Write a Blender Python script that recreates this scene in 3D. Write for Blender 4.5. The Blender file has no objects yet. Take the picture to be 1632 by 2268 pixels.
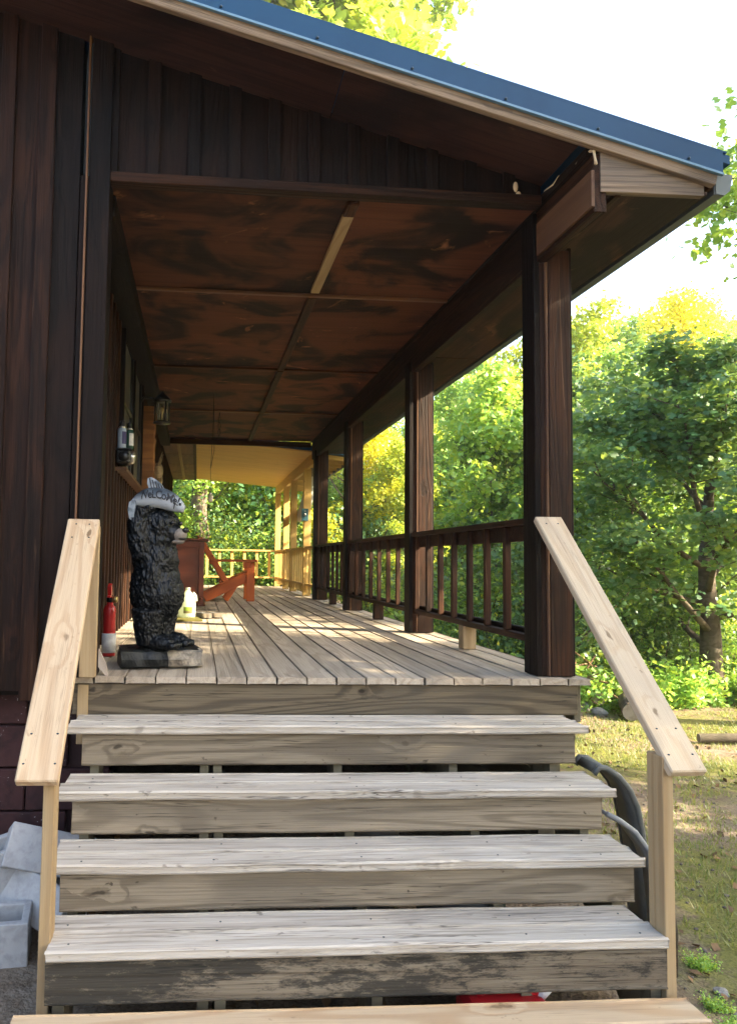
import bpy, bmesh, math, random
import numpy as np
from mathutils import Vector, Matrix, noise
R = math.radians
random.seed(7); np.random.seed(7)
sc = bpy.context.scene
COL = sc.collection

# ------------------------------------------------------------------ camera, sky, sun, exposure
cam_d = bpy.data.cameras.new('camera'); cam = bpy.data.objects.new('camera', cam_d); COL.objects.link(cam)
cam_d.sensor_fit = 'VERTICAL'; cam_d.sensor_height = 36.0; cam_d.lens = 36.0*1663/2268
cam_d.clip_start = .05; cam_d.clip_end = 2000
cam_d.shift_x = 253.8/2268
YAW, PITCH, ROLL = R(4.2), R(3.717), R(.95)
_f = Vector((math.sin(YAW)*math.cos(PITCH), math.cos(YAW)*math.cos(PITCH), math.sin(PITCH))); _r = Vector((math.cos(YAW), -math.sin(YAW), 0)); _u = _r.cross(_f)
_r, _u = _r*math.cos(ROLL)+_u*math.sin(ROLL), -_r*math.sin(ROLL)+_u*math.cos(ROLL)
_m = Matrix((_r, _u, -_f)).transposed().to_4x4(); _m.translation = (0, -3.57, 1.70); cam.matrix_world = _m
sc.camera = cam
SUN_EL, SUN_AZ = 30.0, 110.0            # azimuth from +Y towards +X
S = Vector((math.cos(R(SUN_EL))*math.sin(R(SUN_AZ)), math.cos(R(SUN_EL))*math.cos(R(SUN_AZ)), math.sin(R(SUN_EL))))
world = bpy.data.worlds.new('World'); sc.world = world; world.use_nodes = True
wn = world.node_tree.nodes; wl = world.node_tree.links
sky = wn.new('ShaderNodeTexSky'); sky.sky_type = 'NISHITA'; sky.sun_disc = False
sky.sun_elevation = R(SUN_EL); sky.sun_rotation = R(SUN_AZ); sky.dust_density = 4.0; sky.air_density = 1.0; sky.ozone_density = 1.0
wl.new(sky.outputs[0], wn['Background'].inputs[0]); wn['Background'].inputs[1].default_value = .15
sun_d = bpy.data.lights.new('sun', 'SUN'); sun_d.energy = 5.0; sun_d.angle = R(.5); sun_d.color = (1, .86, .62)
sun = bpy.data.objects.new('sun', sun_d); COL.objects.link(sun); sun.location = S*60
sun.rotation_euler = (-S).to_track_quat('-Z', 'Y').to_euler()
sc.view_settings.view_transform = 'Standard'; sc.view_settings.look = 'None'; sc.view_settings.gamma = 1
sc.view_settings.exposure = 2.62
sc.render.engine = 'CYCLES'
sc.cycles.max_bounces = 8; sc.cycles.diffuse_bounces = 4; sc.cycles.transparent_max_bounces = 8

HAZE = .0011
# ------------------------------------------------------------------ materials
MATS = {}
class NT:
    def __init__(s, name):
        s.m = bpy.data.materials.new(name); s.m.use_nodes = True
        s.n = s.m.node_tree.nodes; s.l = s.m.node_tree.links; s.b = s.n['Principled BSDF']; MATS[name] = s.m
    def put(s, sock, v):
        if hasattr(v, 'is_output') or isinstance(v, bpy.types.NodeSocket): s.l.new(v, sock)
        else: sock.default_value = v
    def node(s, t, ins=None, **kw):
        n = s.n.new(t)
        for k, v in kw.items(): setattr(n, k, v)
        for k, v in (ins or {}).items(): s.put(n.inputs[k], v)
        return n
    def math(s, op, a, b=None, c=None, clamp=False):
        n = s.node('ShaderNodeMath', operation=op, use_clamp=clamp)
        s.put(n.inputs[0], a)
        if b is not None: s.put(n.inputs[1], b)
        if c is not None: s.put(n.inputs[2], c)
        return n.outputs[0]
    def mix(s, f, a, b, mode='MIX'):
        n = s.node('ShaderNodeMix', data_type='RGBA', blend_type=mode)
        s.put(n.inputs[0], f)
        for i, v in ((6, a), (7, b)):
            s.put(n.inputs[i], (*v, 1) if isinstance(v, tuple) and len(v) == 3 else v)
        return n.outputs[2]
    def obj(s, rnd=True):
        o = s.node('ShaderNodeTexCoord').outputs['Object']
        if not rnd: return o
        r = s.node('ShaderNodeObjectInfo').outputs['Random']
        k = s.node('ShaderNodeCombineXYZ', {0: s.math('MULTIPLY', r, 61.3), 1: s.math('MULTIPLY', r, 37.7), 2: s.math('MULTIPLY', r, 17.1)})
        return s.node('ShaderNodeVectorMath', {0: o, 1: k.outputs[0]}, operation='ADD').outputs[0]
    def mapped(s, v, scale, loc=(0, 0, 0)):
        return s.node('ShaderNodeMapping', {'Vector': v, 'Scale': scale, 'Location': loc}).outputs[0]
    def noise(s, v, scale=1., detail=3., dist=0., rough=.5):
        return s.node('ShaderNodeTexNoise', {'Vector': v, 'Scale': scale, 'Detail': detail, 'Distortion': dist, 'Roughness': rough}).outputs[0]
    def step(s, v, a, b, smooth=True):
        n = s.node('ShaderNodeMapRange', {'Value': v, 'From Min': a, 'From Max': b}, interpolation_type='SMOOTHSTEP' if smooth else 'LINEAR')
        return n.outputs[0]
    def rand(s): return s.node('ShaderNodeObjectInfo').outputs['Random']
    def bump(s, h, strength=.3, dist=.01):
        n = s.node('ShaderNodeBump', {'Height': h, 'Strength': strength, 'Distance': dist}); s.l.new(n.outputs[0], s.b.inputs['Normal'])
    def out(s, col, rough=.6, metal=0., spec=.4):
        s.put(s.b.inputs['Base Color'], (*col, 1) if isinstance(col, tuple) else col)
        s.put(s.b.inputs['Roughness'], rough); s.put(s.b.inputs['Metallic'], metal); s.put(s.b.inputs['Specular IOR Level'], spec)
        return s.m

def wood(name, base, dark, late=.5, rings=9., knots=.5, blot=.3, blotc=None, rough=.7, spec=.25, fib=.35, bump=.35, var=.3, mold=0., streak=0., peel=0., peelc=(.4, .25, .12), gx=.3, bs=(.9, 3.5, 3.5), pm=(1.6, 3, 3), spots=0., crack=0.):
    t = NT(name); v = t.obj()
    vd = t.node('ShaderNodeVectorMath', {0: t.mapped(v, (3.0, 7, 7)), 1: t.node('ShaderNodeVectorMath', {0: t.node('ShaderNodeTexNoise', {'Vector': v, 'Scale': 11., 'Detail': 3.}).outputs['Color'], 'Scale': .45}, operation='SCALE').outputs[0]}, operation='ADD').outputs[0]
    vn = t.node('ShaderNodeTexVoronoi', {'Vector': vd, 'Scale': 1.}, feature='F1', voronoi_dimensions='2D')
    sel = t.step(t.node('ShaderNodeSeparateColor', {'Color': vn.outputs['Color']}).outputs[0], .78, .8)
    vor = t.math('ADD', vn.outputs['Distance'], t.math('MULTIPLY', t.math('SUBTRACT', 1., sel), 5.))
    near = t.math('SUBTRACT', 1., t.step(vor, .0, .45))
    f = t.noise(t.mapped(v, (gx, 3.4, 3.4)), 1., 2., .3)
    f = t.math('ADD', f, t.math('MULTIPLY', near, .085*knots))
    ring = t.math('SINE', t.math('MULTIPLY', f, rings*6.28))
    ring = t.step(ring, -.2, 1.)
    fiber = t.noise(t.mapped(v, (1.6, 150, 150)), 1., 3., .1, .75)
    col = t.mix(t.math('MULTIPLY', ring, late), base, dark)
    col = t.mix(t.math('MULTIPLY', t.step(fiber, .42, .72), fib), col, dark)
    col = t.mix(t.math('MULTIPLY', t.math('SUBTRACT', 1., t.step(vor, .04, .10)), knots), col, tuple(c*.45 for c in dark))
    if blot:
        bl = t.step(t.noise(t.mapped(v, bs), 1., 5., 1.1), .45, .62)
        col = t.mix(t.math('MULTIPLY', bl, blot), col, blotc or tuple(c*.7 for c in dark))
    if streak:
        st = t.step(t.noise(t.mapped(v, (1.0, 55, 55)), 1., 5., .0, .8), .52, .62)
        col = t.mix(t.math('MULTIPLY', st, streak), col, tuple(c*.3 for c in dark))
    if crack:
        cr = t.noise(t.mapped(v, (.8, 42, 42)), 1., 4., .1, .6)
        cr = t.math('SUBTRACT', 1., t.step(t.math('ABSOLUTE', t.math('SUBTRACT', cr, .5)), .0, .022))
        cr = t.math('MULTIPLY', cr, t.step(t.noise(t.mapped(v, (1.5, 8, 8), (5, 3, 1)), 1., 2.), .46, .6))
        col = t.mix(t.math('MULTIPLY', cr, crack), col, tuple(c*.18 for c in dark))
    if spots:
        sp = t.step(t.noise(t.mapped(v, (16, 26, 26), (3, 9, 2)), 1., 3., .3, .6), .66, .74)
        col = t.mix(t.math('MULTIPLY', sp, spots), col, tuple(c*.35 for c in dark))
    if mold:
        mo = t.noise(t.mapped(v, (9, 34, 34)), 1., 8., .2, .8); big = t.noise(t.mapped(v, (1.1, 5, 5)), 1., 3.)
        mm = t.step(t.math('ADD', t.math('MULTIPLY', mo, .6), t.math('MULTIPLY', big, .5)), .515, .60)
        col = t.mix(t.math('MULTIPLY', mm, mold), col, (.012, .013, .012))
    if peel:
        pe = t.step(t.noise(t.mapped(v, pm), 1.6, 6., 1.2, .65), .62, .70)
        col = t.mix(t.math('MULTIPLY', pe, peel), col, peelc)
    k = t.math('ADD', 1-var/2, t.math('MULTIPLY', t.rand(), var))
    hsv = t.node('ShaderNodeHueSaturation', {'Color': col, 'Value': k})
    h = t.math('ADD', t.math('MULTIPLY', ring, -.35), t.math('MULTIPLY', fiber, -1.))
    t.bump(h, bump, .006)
    return t.out(hsv.outputs[0], rough, 0., spec)

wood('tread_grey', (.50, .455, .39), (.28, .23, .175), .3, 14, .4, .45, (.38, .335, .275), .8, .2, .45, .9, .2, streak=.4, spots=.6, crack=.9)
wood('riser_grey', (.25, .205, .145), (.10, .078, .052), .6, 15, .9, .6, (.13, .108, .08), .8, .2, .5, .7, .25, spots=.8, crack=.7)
wood('riser_moldy', (.21, .175, .125), (.10, .075, .05), .5, 13, .5, .5, (.11, .09, .065), .85, .2, .5, .9, .1, mold=.8, spots=.6, crack=.9)
wood('deck_wood', (.43, .36, .275), (.21, .16, .11), .4, 13, .4, .4, (.33, .28, .22), .72, .25, .45, .5, .35, streak=.25)
wood('new_pine', (.51, .385, .245), (.36, .215, .105), .5, 15, .9, .3, (.43, .325, .215), .65, .3, .25, .3, .12, spots=.4, crack=.3)
wood('rail_pine', (.50, .40, .275), (.37, .25, .14), .35, 11, .9, .45, (.40, .325, .24), .65, .3, .3, .35, .1, spots=.5, crack=.3)
wood('post_pine', (.36, .26, .14), (.22, .13, .055), .4, 11, .5, .3, (.26, .20, .12), .7, .25, .3, .3, .15)
wood('yellow_pine', (.70, .47, .15), (.58, .34, .09), .35, 6, .4, .2, (.5, .33, .12), .6, .3, .2, .2, .15)
wood('dark_stain', (.050, .019, .0075), (.012, .0055, .0035), .6, 13, .6, .6, (.012, .007, .005), .6, .16, .6, .7, .6, streak=.5, peel=.6, peelc=(.15, .085, .045), pm=(.6, 14, 14), crack=.8)
wood('black_stain', (.0075, .0045, .0034), (.0028, .002, .0018), .6, 13, .6, .6, (.015, .007, .0045), .62, .12, .6, .7, .7, streak=.4, peel=.5, peelc=(.032, .017, .010), pm=(.6, 14, 14), crack=.6)
wood('brown_stain', (.030, .0125, .007), (.008, .004, .003), .6, 14, .6, .6, (.008, .005, .004), .62, .12, .6, .8, .7, streak=.5, peel=.6, peelc=(.085, .045, .025), pm=(.6, 14, 14), crack=.8)
wood('ply_stain', (.105, .034, .014), (.05, .016, .007), .35, 7, .1, .97, (.007, .0035, .003), .65, .15, .35, .2, .4, streak=.3, peel=.85, peelc=(.26, .11, .045), bs=(1.7, 1.7, 1.7), pm=(1.5, 1.9, 1.9))
wood('soffit_stain', (.050, .021, .014), (.018, .008, .006), .5, 9, .2, .85, (.010, .006, .005), .65, .15, .4, .3, .3, streak=.4, peel=.5, peelc=(.15, .07, .04), bs=(1.2, 2.4, 2.4))
wood('strip_wood', (.15, .075, .035), (.07, .03, .015), .4, 6, .3, .5, (.05, .02, .012), .6, .3, .3, .3, .5)
wood('rake_wood', (.27, .20, .14), (.09, .065, .045), .6, 13, .5, .6, (.12, .10, .085), .75, .2, .5, .6, .1, streak=.4, crack=.6)
wood('rim_wood', (.15, .118, .075), (.05, .038, .026), .65, 16, .9, .4, (.09, .075, .055), .8, .2, .4, .6, .2, spots=.6, crack=.8)
wood('under_wood', (.17, .15, .10), (.09, .075, .05), .4, 7, .4, .4, None, .85, .2, .4, .4, .3)
wood('red_wood', (.17, .036, .010), (.085, .015, .006), .35, 6, .2, .4, (.10, .02, .008), .42, .45, .2, .15, .25)
wood('orange_wood', (.62, .14, .022), (.46, .085, .014), .3, 6, .2, .3, (.36, .08, .018), .45, .4, .2, .15, .2)
wood('slab_wood', (.33, .15, .045), (.12, .045, .016), .5, 7, .5, .6, (.06, .022, .01), .5, .4, .3, .6, .2)
wood('bark', (.15, .12, .09), (.05, .038, .028), .5, 5, .0, .6, (.09, .08, .055), .95, .1, .6, 1., .3, gx=.8)
wood('drift_wood', (.42, .36, .31), (.26, .2, .16), .4, 8, .1, .3, None, .8, .2, .3, .4, .1)

def plain(name, col, rough=.5, metal=0., spec=.4, nscale=0., ncol=None, amt=.5, bump=0.):
    t = NT(name); c = col
    if nscale:
        v = t.obj(); f = t.noise(v, nscale, 5., .3, .6)
        c = t.mix(t.math('MULTIPLY', t.step(f, .4, .68), amt), col, ncol)
        if bump: t.bump(f, bump, .01)
    return t.out(c, rough, metal, spec)
plain('roof_metal', (.013, .056, .125), .5, 0, .16, 3., (.010, .044, .10), .6, .02)
plain('metal_hem', (.10, .20, .30), .45, 0)
plain('screw', (.03, .05, .07), .4, .7)
plain('gutter_metal', (.10, .12, .13), .5, .3)
plain('black_paint', (.010, .010, .011), .38)
plain('lantern_black', (.012, .013, .014), .3, .3, .5)
plain('extinguisher_red', (.42, .012, .012), .28, 0, .5)
plain('label_white', (.65, .64, .62), .5, 0, .4, 40, (.45, .42, .42), .5)
plain('label_blue', (.02, .015, .11), .4)
plain('label_paleblue', (.33, .40, .50), .45, 0, .4, 60, (.22, .28, .38), .5)
plain('label_green', (.22, .33, .03), .5)
plain('label_brown', (.14, .12, .05), .5)
plain('can_green', (.006, .045, .03), .35)
plain('steel', (.55, .53, .50), .28, .9)
plain('brass', (.5, .38, .15), .35, .8)
plain('mat_olive', (.13, .115, .028), .9, 0, .2, 30, (.07, .06, .018), .7, .4)
plain('concrete', (.40, .395, .385), .92, 0, .2, 24, (.29, .285, .28), .7, .5)
t = NT('maroon_block'); v = t.obj(); n1 = t.noise(v, 14., 5., .3, .6); fl = t.step(t.noise(v, 42., 4., .5, .7), .64, .68); fl = t.math('MULTIPLY', fl, t.step(t.noise(v, 3., 2.), .45, .6))
c = t.mix(t.step(n1, .4, .68), (.038, .014, .014), (.02, .008, .009)); t.bump(n1, .4, .01); t.out(t.mix(fl, c, (.36, .36, .37)), .75, 0, .25)
plain('mortar', (.025, .01, .01), .85)
plain('wall_back', (.008, .006, .005), .9)
plain('tub_plastic', (.10, .103, .095), .55, 0, .4, 18, (.065, .065, .058), .6, .1)
plain('tub_pale', (.20, .21, .22), .5, 0, .4, 18, (.13, .13, .13), .6, .1)
plain('bucket_white', (.5, .5, .48), .5, 0, .4, 9, (.36, .35, .32), .6)
plain('bucket_grey', (.17, .19, .2), .55, 0, .4, 9, (.12, .12, .12), .6)
plain('bin_green', (.02, .055, .035), .5)
plain('can_red', (.35, .01, .014), .35, 0, .5)
plain('white_cloth', (.62, .60, .56), .7, 0, .3, 12, (.5, .46, .4), .5)
plain('box_blue', (.04, .13, .16), .5)
plain('bone', (.34, .27, .17), .7, 0, .3, 26, (.14, .10, .06), .6, .4)
plain('wire', (.02, .016, .012), .5, .6)
plain('fur_black', (.003, .004, .005), .38, 0, .28, 20, (.007, .009, .011), .5, .1)
plain('muzzle_tan', (.20, .17, .14), .6, 0, .3, 50, (.09, .075, .065), .6, .3)
plain('nose_black', (.008, .008, .009), .25)
t = NT('fish_grey'); zf = t.node('ShaderNodeSeparateXYZ', {0: t.node('ShaderNodeTexCoord').outputs['Object']}).outputs[2]
nf = t.noise(t.obj(), 30., 4., .3); c = t.mix(t.step(t.math('ADD', zf, t.math('MULTIPLY', nf, .03)), .045, .095), (.33, .36, .39), (.035, .048, .06))
c = t.mix(t.math('MULTIPLY', t.step(nf, .5, .7), .4), c, (.14, .17, .2)); t.bump(nf, .3, .01); t.out(c, .5)
plain('fin_grey', (.28, .32, .36), .5, 0, .4, 30, (.06, .08, .10), .9, .3)
plain('letter_black', (.008, .008, .01), .5)
plain('log_base', (.008, .009, .009), .5, 0, .35, 26, (.03, .032, .03), .6, .6)
plain('log_cut', (.30, .26, .20), .75, 0, .3, 22, (.07, .06, .05), .8, .5)
plain('stone', (.26, .25, .23), .9, 0, .2, 8, (.16, .15, .13), .7, .4)
plain('log_end', (.32, .28, .23), .9, 0, .2, 14, (.2, .16, .12), .7, .3)
plain('caulk', (.62, .52, .36), .8)
plain('jug_water', (.60, .66, .50), .18, 0, .5)
plain('grit', (.15, .13, .11), .95, 0, .1, 40, (.08, .07, .06), .7)
plain('twig', (.22, .13, .07), .9)

def glassy(name, col, alpha, rough=.05):
    t = NT(name); t.out(col, rough, 0, .5)
    tr = t.node('ShaderNodeBsdfTransparent'); mx = t.node('ShaderNodeMixShader', {0: alpha})
    t.l.new(tr.outputs[0], mx.inputs[1]); t.l.new(t.b.outputs[0], mx.inputs[2])
    t.l.new(mx.outputs[0], t.n['Material Output'].inputs[0])
glassy('lantern_glass', (.5, .5, .45), .22)
t = NT('jug_plastic'); t.out((.72, .76, .66), .25, 0, .5)
tl = t.node('ShaderNodeBsdfTranslucent', {'Color': (.75, .8, .62, 1)}); mx = t.node('ShaderNodeMixShader', {0: .5})
t.l.new(t.b.outputs[0], mx.inputs[1]); t.l.new(tl.outputs[0], mx.inputs[2]); t.l.new(mx.outputs[0], t.n['Material Output'].inputs[0])
t = NT('window_screen'); t.out((.075, .075, .06), .35, 0, .5)

def leafmat(name, c1, c2, c3, trans=.5, spread=.5):
    t = NT(name)
    isl = t.node('ShaderNodeNewGeometry').outputs['Random Per Island']
    cl = t.noise(t.obj(), .8, 2.)
    f = t.math('ADD', t.math('MULTIPLY', isl, .5), t.math('MULTIPLY', t.step(cl, .35, .65), .5))
    col = t.mix(f, c1, c2)
    col = t.mix(t.math('MULTIPLY', t.step(isl, .72, .9), spread), col, c3)
    k = t.math('ADD', .85, t.math('MULTIPLY', t.rand(), .3))
    col = t.node('ShaderNodeHueSaturation', {'Color': col, 'Value': k}).outputs[0]
    t.out(col, .5, 0, .35)
    tl = t.node('ShaderNodeBsdfTranslucent'); tc = t.mix(.4, col, (.17, .18, .012)); t.l.new(tc, tl.inputs[0])
    mx = t.node('ShaderNodeAddShader'); t.l.new(t.b.outputs[0], mx.inputs[0]); t.l.new(tl.outputs[0], mx.inputs[1])
    t.l.new(mx.outputs[0], t.n['Material Output'].inputs[0])
leafmat('leaf_green', (.085, .185, .035), (.17, .27, .04), (.32, .34, .03), .55)
leafmat('leaf_dark', (.025, .08, .032), (.055, .12, .032), (.13, .17, .022), .45)
leafmat('leaf_lime', (.17, .24, .03), (.28, .31, .03), (.44, .38, .022), .5)
leafmat('leaf_tall', (.12, .20, .028), (.22, .27, .028), (.38, .34, .022), .5)
leafmat('leaf_gold', (.30, .31, .02), (.46, .38, .02), (.20, .27, .03), .5)
leafmat('leaf_shrub', (.10, .215, .05), (.20, .31, .05), (.38, .39, .035), .55)
leafmat('grass_blade', (.05, .085, .022), (.10, .11, .03), (.18, .14, .055), .35)
plain('dry_leaf', (.20, .12, .06), .9, 0, .2, 5, (.10, .07, .045), .8)

# ground: dry soil, dirt track and thin grass
t = NT('yard_soil'); v = t.node('ShaderNodeTexCoord').outputs['Object']
n1 = t.noise(v, .55, 4., .6); n2 = t.noise(v, 9., 6., .2, .7); n3 = t.noise(v, 60., 3.)
g = t.step(t.math('ADD', t.math('MULTIPLY', n1, .7), t.math('MULTIPLY', n2, .4)), .50, .62)
soil = t.mix(t.step(n2, .35, .65), (.17, .125, .085), (.27, .215, .16)); soil = t.mix(t.math('MULTIPLY', t.step(n3, .45, .7), .6), soil, (.09, .065, .045))
gr = t.mix(n2, (.10, .125, .03), (.22, .19, .065)); gr = t.mix(t.math('MULTIPLY', t.step(n3, .45, .7), .5), gr, (.06, .06, .025))
t.bump(t.math('ADD', n2, t.math('MULTIPLY', n3, .4)), .7, .04); xo = t.node('ShaderNodeSeparateXYZ', {0: v}).outputs[0]; g = t.math('MULTIPLY', g, t.step(xo, 1.7, 2.3)); t.out(t.mix(g, soil, gr), .95, 0, .1)

# ------------------------------------------------------------------ builders
W = {}
def wmat(o): return W.get(o, Matrix.Identity(4))
def link(o, M=None, parent=None):
    COL.objects.link(o); M = M or Matrix.Identity(4)
    if parent is not None:
        o.parent = parent; o.matrix_basis = wmat(parent).inverted() @ M
    else: o.matrix_basis = M
    W[o] = M.copy(); return o
def tag(o, label, cat, group=None, kind=None):
    if label: o['label'] = label
    if cat: o['category'] = cat
    if group: o['group'] = group
    if kind: o['kind'] = kind
    return o
def thing(name, label, cat, loc=(0, 0, 0), rz=0., group=None):
    o = bpy.data.objects.new(name, None); o.empty_display_size = .1
    link(o, Matrix.Translation(loc) @ Matrix.Rotation(rz, 4, 'Z')); return tag(o, label, cat, group)
CACHE = {}
def boxmesh(L, w, tk, b, key=None):
    k = (round(L, 3), round(w, 3), round(tk, 3), round(b, 4))
    if k in CACHE: return CACHE[k]
    hx, hy, hz = L/2, w/2, tk/2; V = []; idx = {}
    for sx in (-1, 1):
        for sy in (-1, 1):
            for sz in (-1, 1):
                for a in range(3):
                    p = [sx*hx, sy*hy, sz*hz]
                    for j in range(3):
                        if j != a: p[j] -= (sx, sy, sz)[j]*b
                    idx[(sx, sy, sz, a)] = len(V); V.append(p)
    F = []
    for a in range(3):
        u, v = (a+1) % 3, (a+2) % 3
        for s in (-1, 1):
            q = []
            for (i, j) in ((-1, -1), (1, -1), (1, 1), (-1, 1)):
                c = [0]*3; c[a] = s; c[u] = i; c[v] = j; q.append(idx[(*c, a)])
            F.append(q if s > 0 else q[::-1])
    for a in range(3):
        u, v = (a+1) % 3, (a+2) % 3
        for i in (-1, 1):
            for j in (-1, 1):
                c0 = [0]*3; c0[u] = i; c0[v] = j; c1 = c0[:]; c0[a] = -1; c1[a] = 1
                q = [idx[(*c0, u)], idx[(*c1, u)], idx[(*c1, v)], idx[(*c0, v)]]
                F.append(q if i*j > 0 else q[::-1])
    for sx in (-1, 1):
        for sy in (-1, 1):
            for sz in (-1, 1):
                q = [idx[(sx, sy, sz, a)] for a in range(3)]
                F.append(q if sx*sy*sz > 0 else q[::-1])
    me = bpy.data.meshes.new('board'); me.from_pydata(V, [], F); me.update(); CACHE[k] = me; return me
def frame(p0, p1, wdir):
    p0, p1 = Vector(p0), Vector(p1); x = (p1-p0).normalized(); w = Vector(wdir)
    z = x.cross(w).normalized(); y = z.cross(x)
    M = Matrix((x, y, z)).transposed().to_4x4(); M.translation = (p0+p1)/2; return M, (p1-p0).length
def withmat(me, mat):
    """shared mesh data per (shape, material)"""
    k = (me.name, mat)
    if k not in CACHE:
        m = me.copy(); m.materials.append(MATS[mat]); CACHE[k] = m
    return CACHE[k]
def board(name, p0, p1, w, tk, wdir, mat, parent=None, bev=.004):
    M, L = frame(p0, p1, wdir)
    o = bpy.data.objects.new(name, withmat(boxmesh(L, w, tk, min(bev, tk*.3, w*.3)), mat))
    return link(o, M, parent)
def worn(name, p0, p1, w, tk, wdir, mat, parent, seed, amp=.004, seg=26, b=.007):
    """a weathered board: long edges wander, ends are ragged"""
    M, L = frame(p0, p1, wdir); rnd = random.Random(seed); V = []; F = []
    prof = [(-1, -1, 0, 1), (-1, -1, 1, 0), (-1, 1, 1, 0), (-1, 1, 0, 1), (1, 1, 0, 1), (1, 1, 1, 0), (1, -1, 1, 0), (1, -1, 0, 1)]
    for i in range(seg+1):
        x = -L/2+L*i/seg
        ey = {s: noise.noise((x*3+seed, s*7.7, 0))*amp*2+rnd.uniform(-amp, amp)*.4 for s in (-1, 1)}
        ez = {s: noise.noise((x*2.2+seed, s*3.1, 5))*amp*.8 for s in (-1, 1)}
        for (sy, sz, by, bz) in prof:
            dx = 0
            if i in (0, seg): dx = rnd.uniform(-amp, amp)
            V.append((x+dx, sy*(w/2-by*b)+ey[sy], sz*(tk/2-bz*b)+ez[sz]))
    n = len(prof)
    for i in range(seg):
        for j in range(n):
            a = i*n+j; c = i*n+(j+1) % n; F.append((a, a+n, c+n, c))
    F.append(tuple(range(n))); F.append(tuple(seg*n+j for j in range(n))[::-1])
    me = bpy.data.meshes.new(name); me.from_pydata(V, [], F); me.materials.append(MATS[mat]); me.update()
    bm = bmesh.new(); bm.from_mesh(me); bmesh.ops.recalc_face_normals(bm, faces=bm.faces); bm.to_mesh(me); bm.free()
    return link(bpy.data.objects.new(name, me), M, parent)
class MB:
    def __init__(s): s.v = []; s.f = []
    def add(s, V, F):
        o = len(s.v); s.v += [tuple(p) for p in V]; s.f += [tuple(i+o for i in f) for f in F]; return s
    def box(s, c, d, M=None):
        me = boxmesh(d[0], d[1], d[2], min(d)*.12); T = Matrix.Translation(c) @ (M or Matrix.Identity(4))
        return s.add([T @ q.co for q in me.vertices], [tuple(p.vertices) for p in me.polygons])
    def tube(s, pts, rad, n=8, caps=True):
        pts = [Vector(p) for p in pts]; rad = rad if hasattr(rad, '__len__') else [rad]*len(pts); V = []; F = []
        up = Vector((0, 0, 1))
        for i, p in enumerate(pts):
            d = (pts[min(i+1, len(pts)-1)]-pts[max(i-1, 0)]).normalized()
            u = d.cross(up if abs(d.z) < .95 else Vector((1, 0, 0))).normalized(); w = u.cross(d)
            for k in range(n):
                a = 2*math.pi*k/n; V.append(p+(u*math.cos(a)+w*math.sin(a))*rad[i])
        for i in range(len(pts)-1):
            for k in range(n):
                F.append((i*n+k, i*n+(k+1) % n, (i+1)*n+(k+1) % n, (i+1)*n+k))
        if caps: F.append(tuple(range(n))[::-1]); F.append(tuple((len(pts)-1)*n+k for k in range(n)))
        return s.add(V, F)
    def lathe(s, prof, n=24, c=(0, 0, 0), sx=1., sy=1.):
        V = []; F = []
        for (r, z) in prof:
            for k in range(n):
                a = 2*math.pi*k/n; V.append((c[0]+r*math.cos(a)*sx, c[1]+r*math.sin(a)*sy, c[2]+z))
        for i in range(len(prof)-1):
            for k in range(n): F.append((i*n+k, i*n+(k+1) % n, (i+1)*n+(k+1) % n, (i+1)*n+k))
        F.append(tuple(range(n))[::-1]); F.append(tuple((len(prof)-1)*n+k for k in range(n)))
        return s.add(V, F)
    def ball(s, c, r, n=12, m=8):
        r = r if hasattr(r, '__len__') else (r, r, r); V = []; F = []
        for i in range(m+1):
            p = math.pi*i/m
            for k in range(n):
                a = 2*math.pi*k/n; V.append((c[0]+r[0]*math.sin(p)*math.cos(a), c[1]+r[1]*math.sin(p)*math.sin(a), c[2]-r[2]*math.cos(p)))
        for i in range(m):
            for k in range(n): F.append((i*n+k, i*n+(k+1) % n, (i+1)*n+(k+1) % n, (i+1)*n+k))
        return s.add(V, F)
    def build(s, name, mat, parent=None, M=None, smooth=False, local=True):
        """coordinates are local to the parent unless M is given"""
        me = bpy.data.meshes.new(name); me.from_pydata(s.v, [], s.f); me.materials.append(MATS[mat])
        if smooth: me.polygons.foreach_set('use_smooth', [True]*len(me.polygons))
        me.update(); o = bpy.data.objects.new(name, me)
        return link(o, M if M is not None else (wmat(parent).copy() if parent is not None else None), parent)
def prism(poly, a, b, axis='Y'):
    """polygon in the XZ plane extruded along Y from a to b"""
    n = len(poly); V = [(p[0], a, p[1]) for p in poly]+[(p[0], b, p[1]) for p in poly]
    F = [tuple(range(n)), tuple(range(2*n-1, n-1, -1))]+[(i, n+i, n+(i+1) % n, (i+1) % n) for i in range(n)]
    return V, F
X, Y, Z = (1, 0, 0), (0, 1, 0), (0, 0, 1)

# ------------------------------------------------------------------ ground
def gz(x, y):
    r = math.hypot(x, y+3.57); h = 0.
    if r > 15: h += min((r-15)*.20, 14)
    h += .05*noise.noise((x*.5, y*.5, 0))*min(1, max(0, (abs(x-.6)-2.2)*.8)) if -2 < y < 14 else .05*noise.noise((x*.5, y*.5, 0))
    return h
def grid(name, mat, xs, ys, f):
    V = [(x, y, f(x, y)) for y in ys for x in xs]; nx = len(xs)
    F = [(j*nx+i, j*nx+i+1, (j+1)*nx+i+1, (j+1)*nx+i) for j in range(len(ys)-1) for i in range(nx-1)]
    return MB().add(V, F).build(name, mat, smooth=True)
ax = [-400, -200, -100, -60]+[-40+i*1.0 for i in range(34)]+[-6+i*.3 for i in range(70)]+[15+i*1. for i in range(46)]+[80, 120, 200, 400]
ay = [-400, -200, -100, -60, -40, -25, -15]+[-10+i*.3 for i in range(86)]+[16+i*1. for i in range(45)]+[80, 120, 200, 400]
tag(grid('ground', 'yard_soil', ax, ay, gz), 'dry dirt and thin grass yard beside the porch', 'yard', kind='structure')

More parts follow.
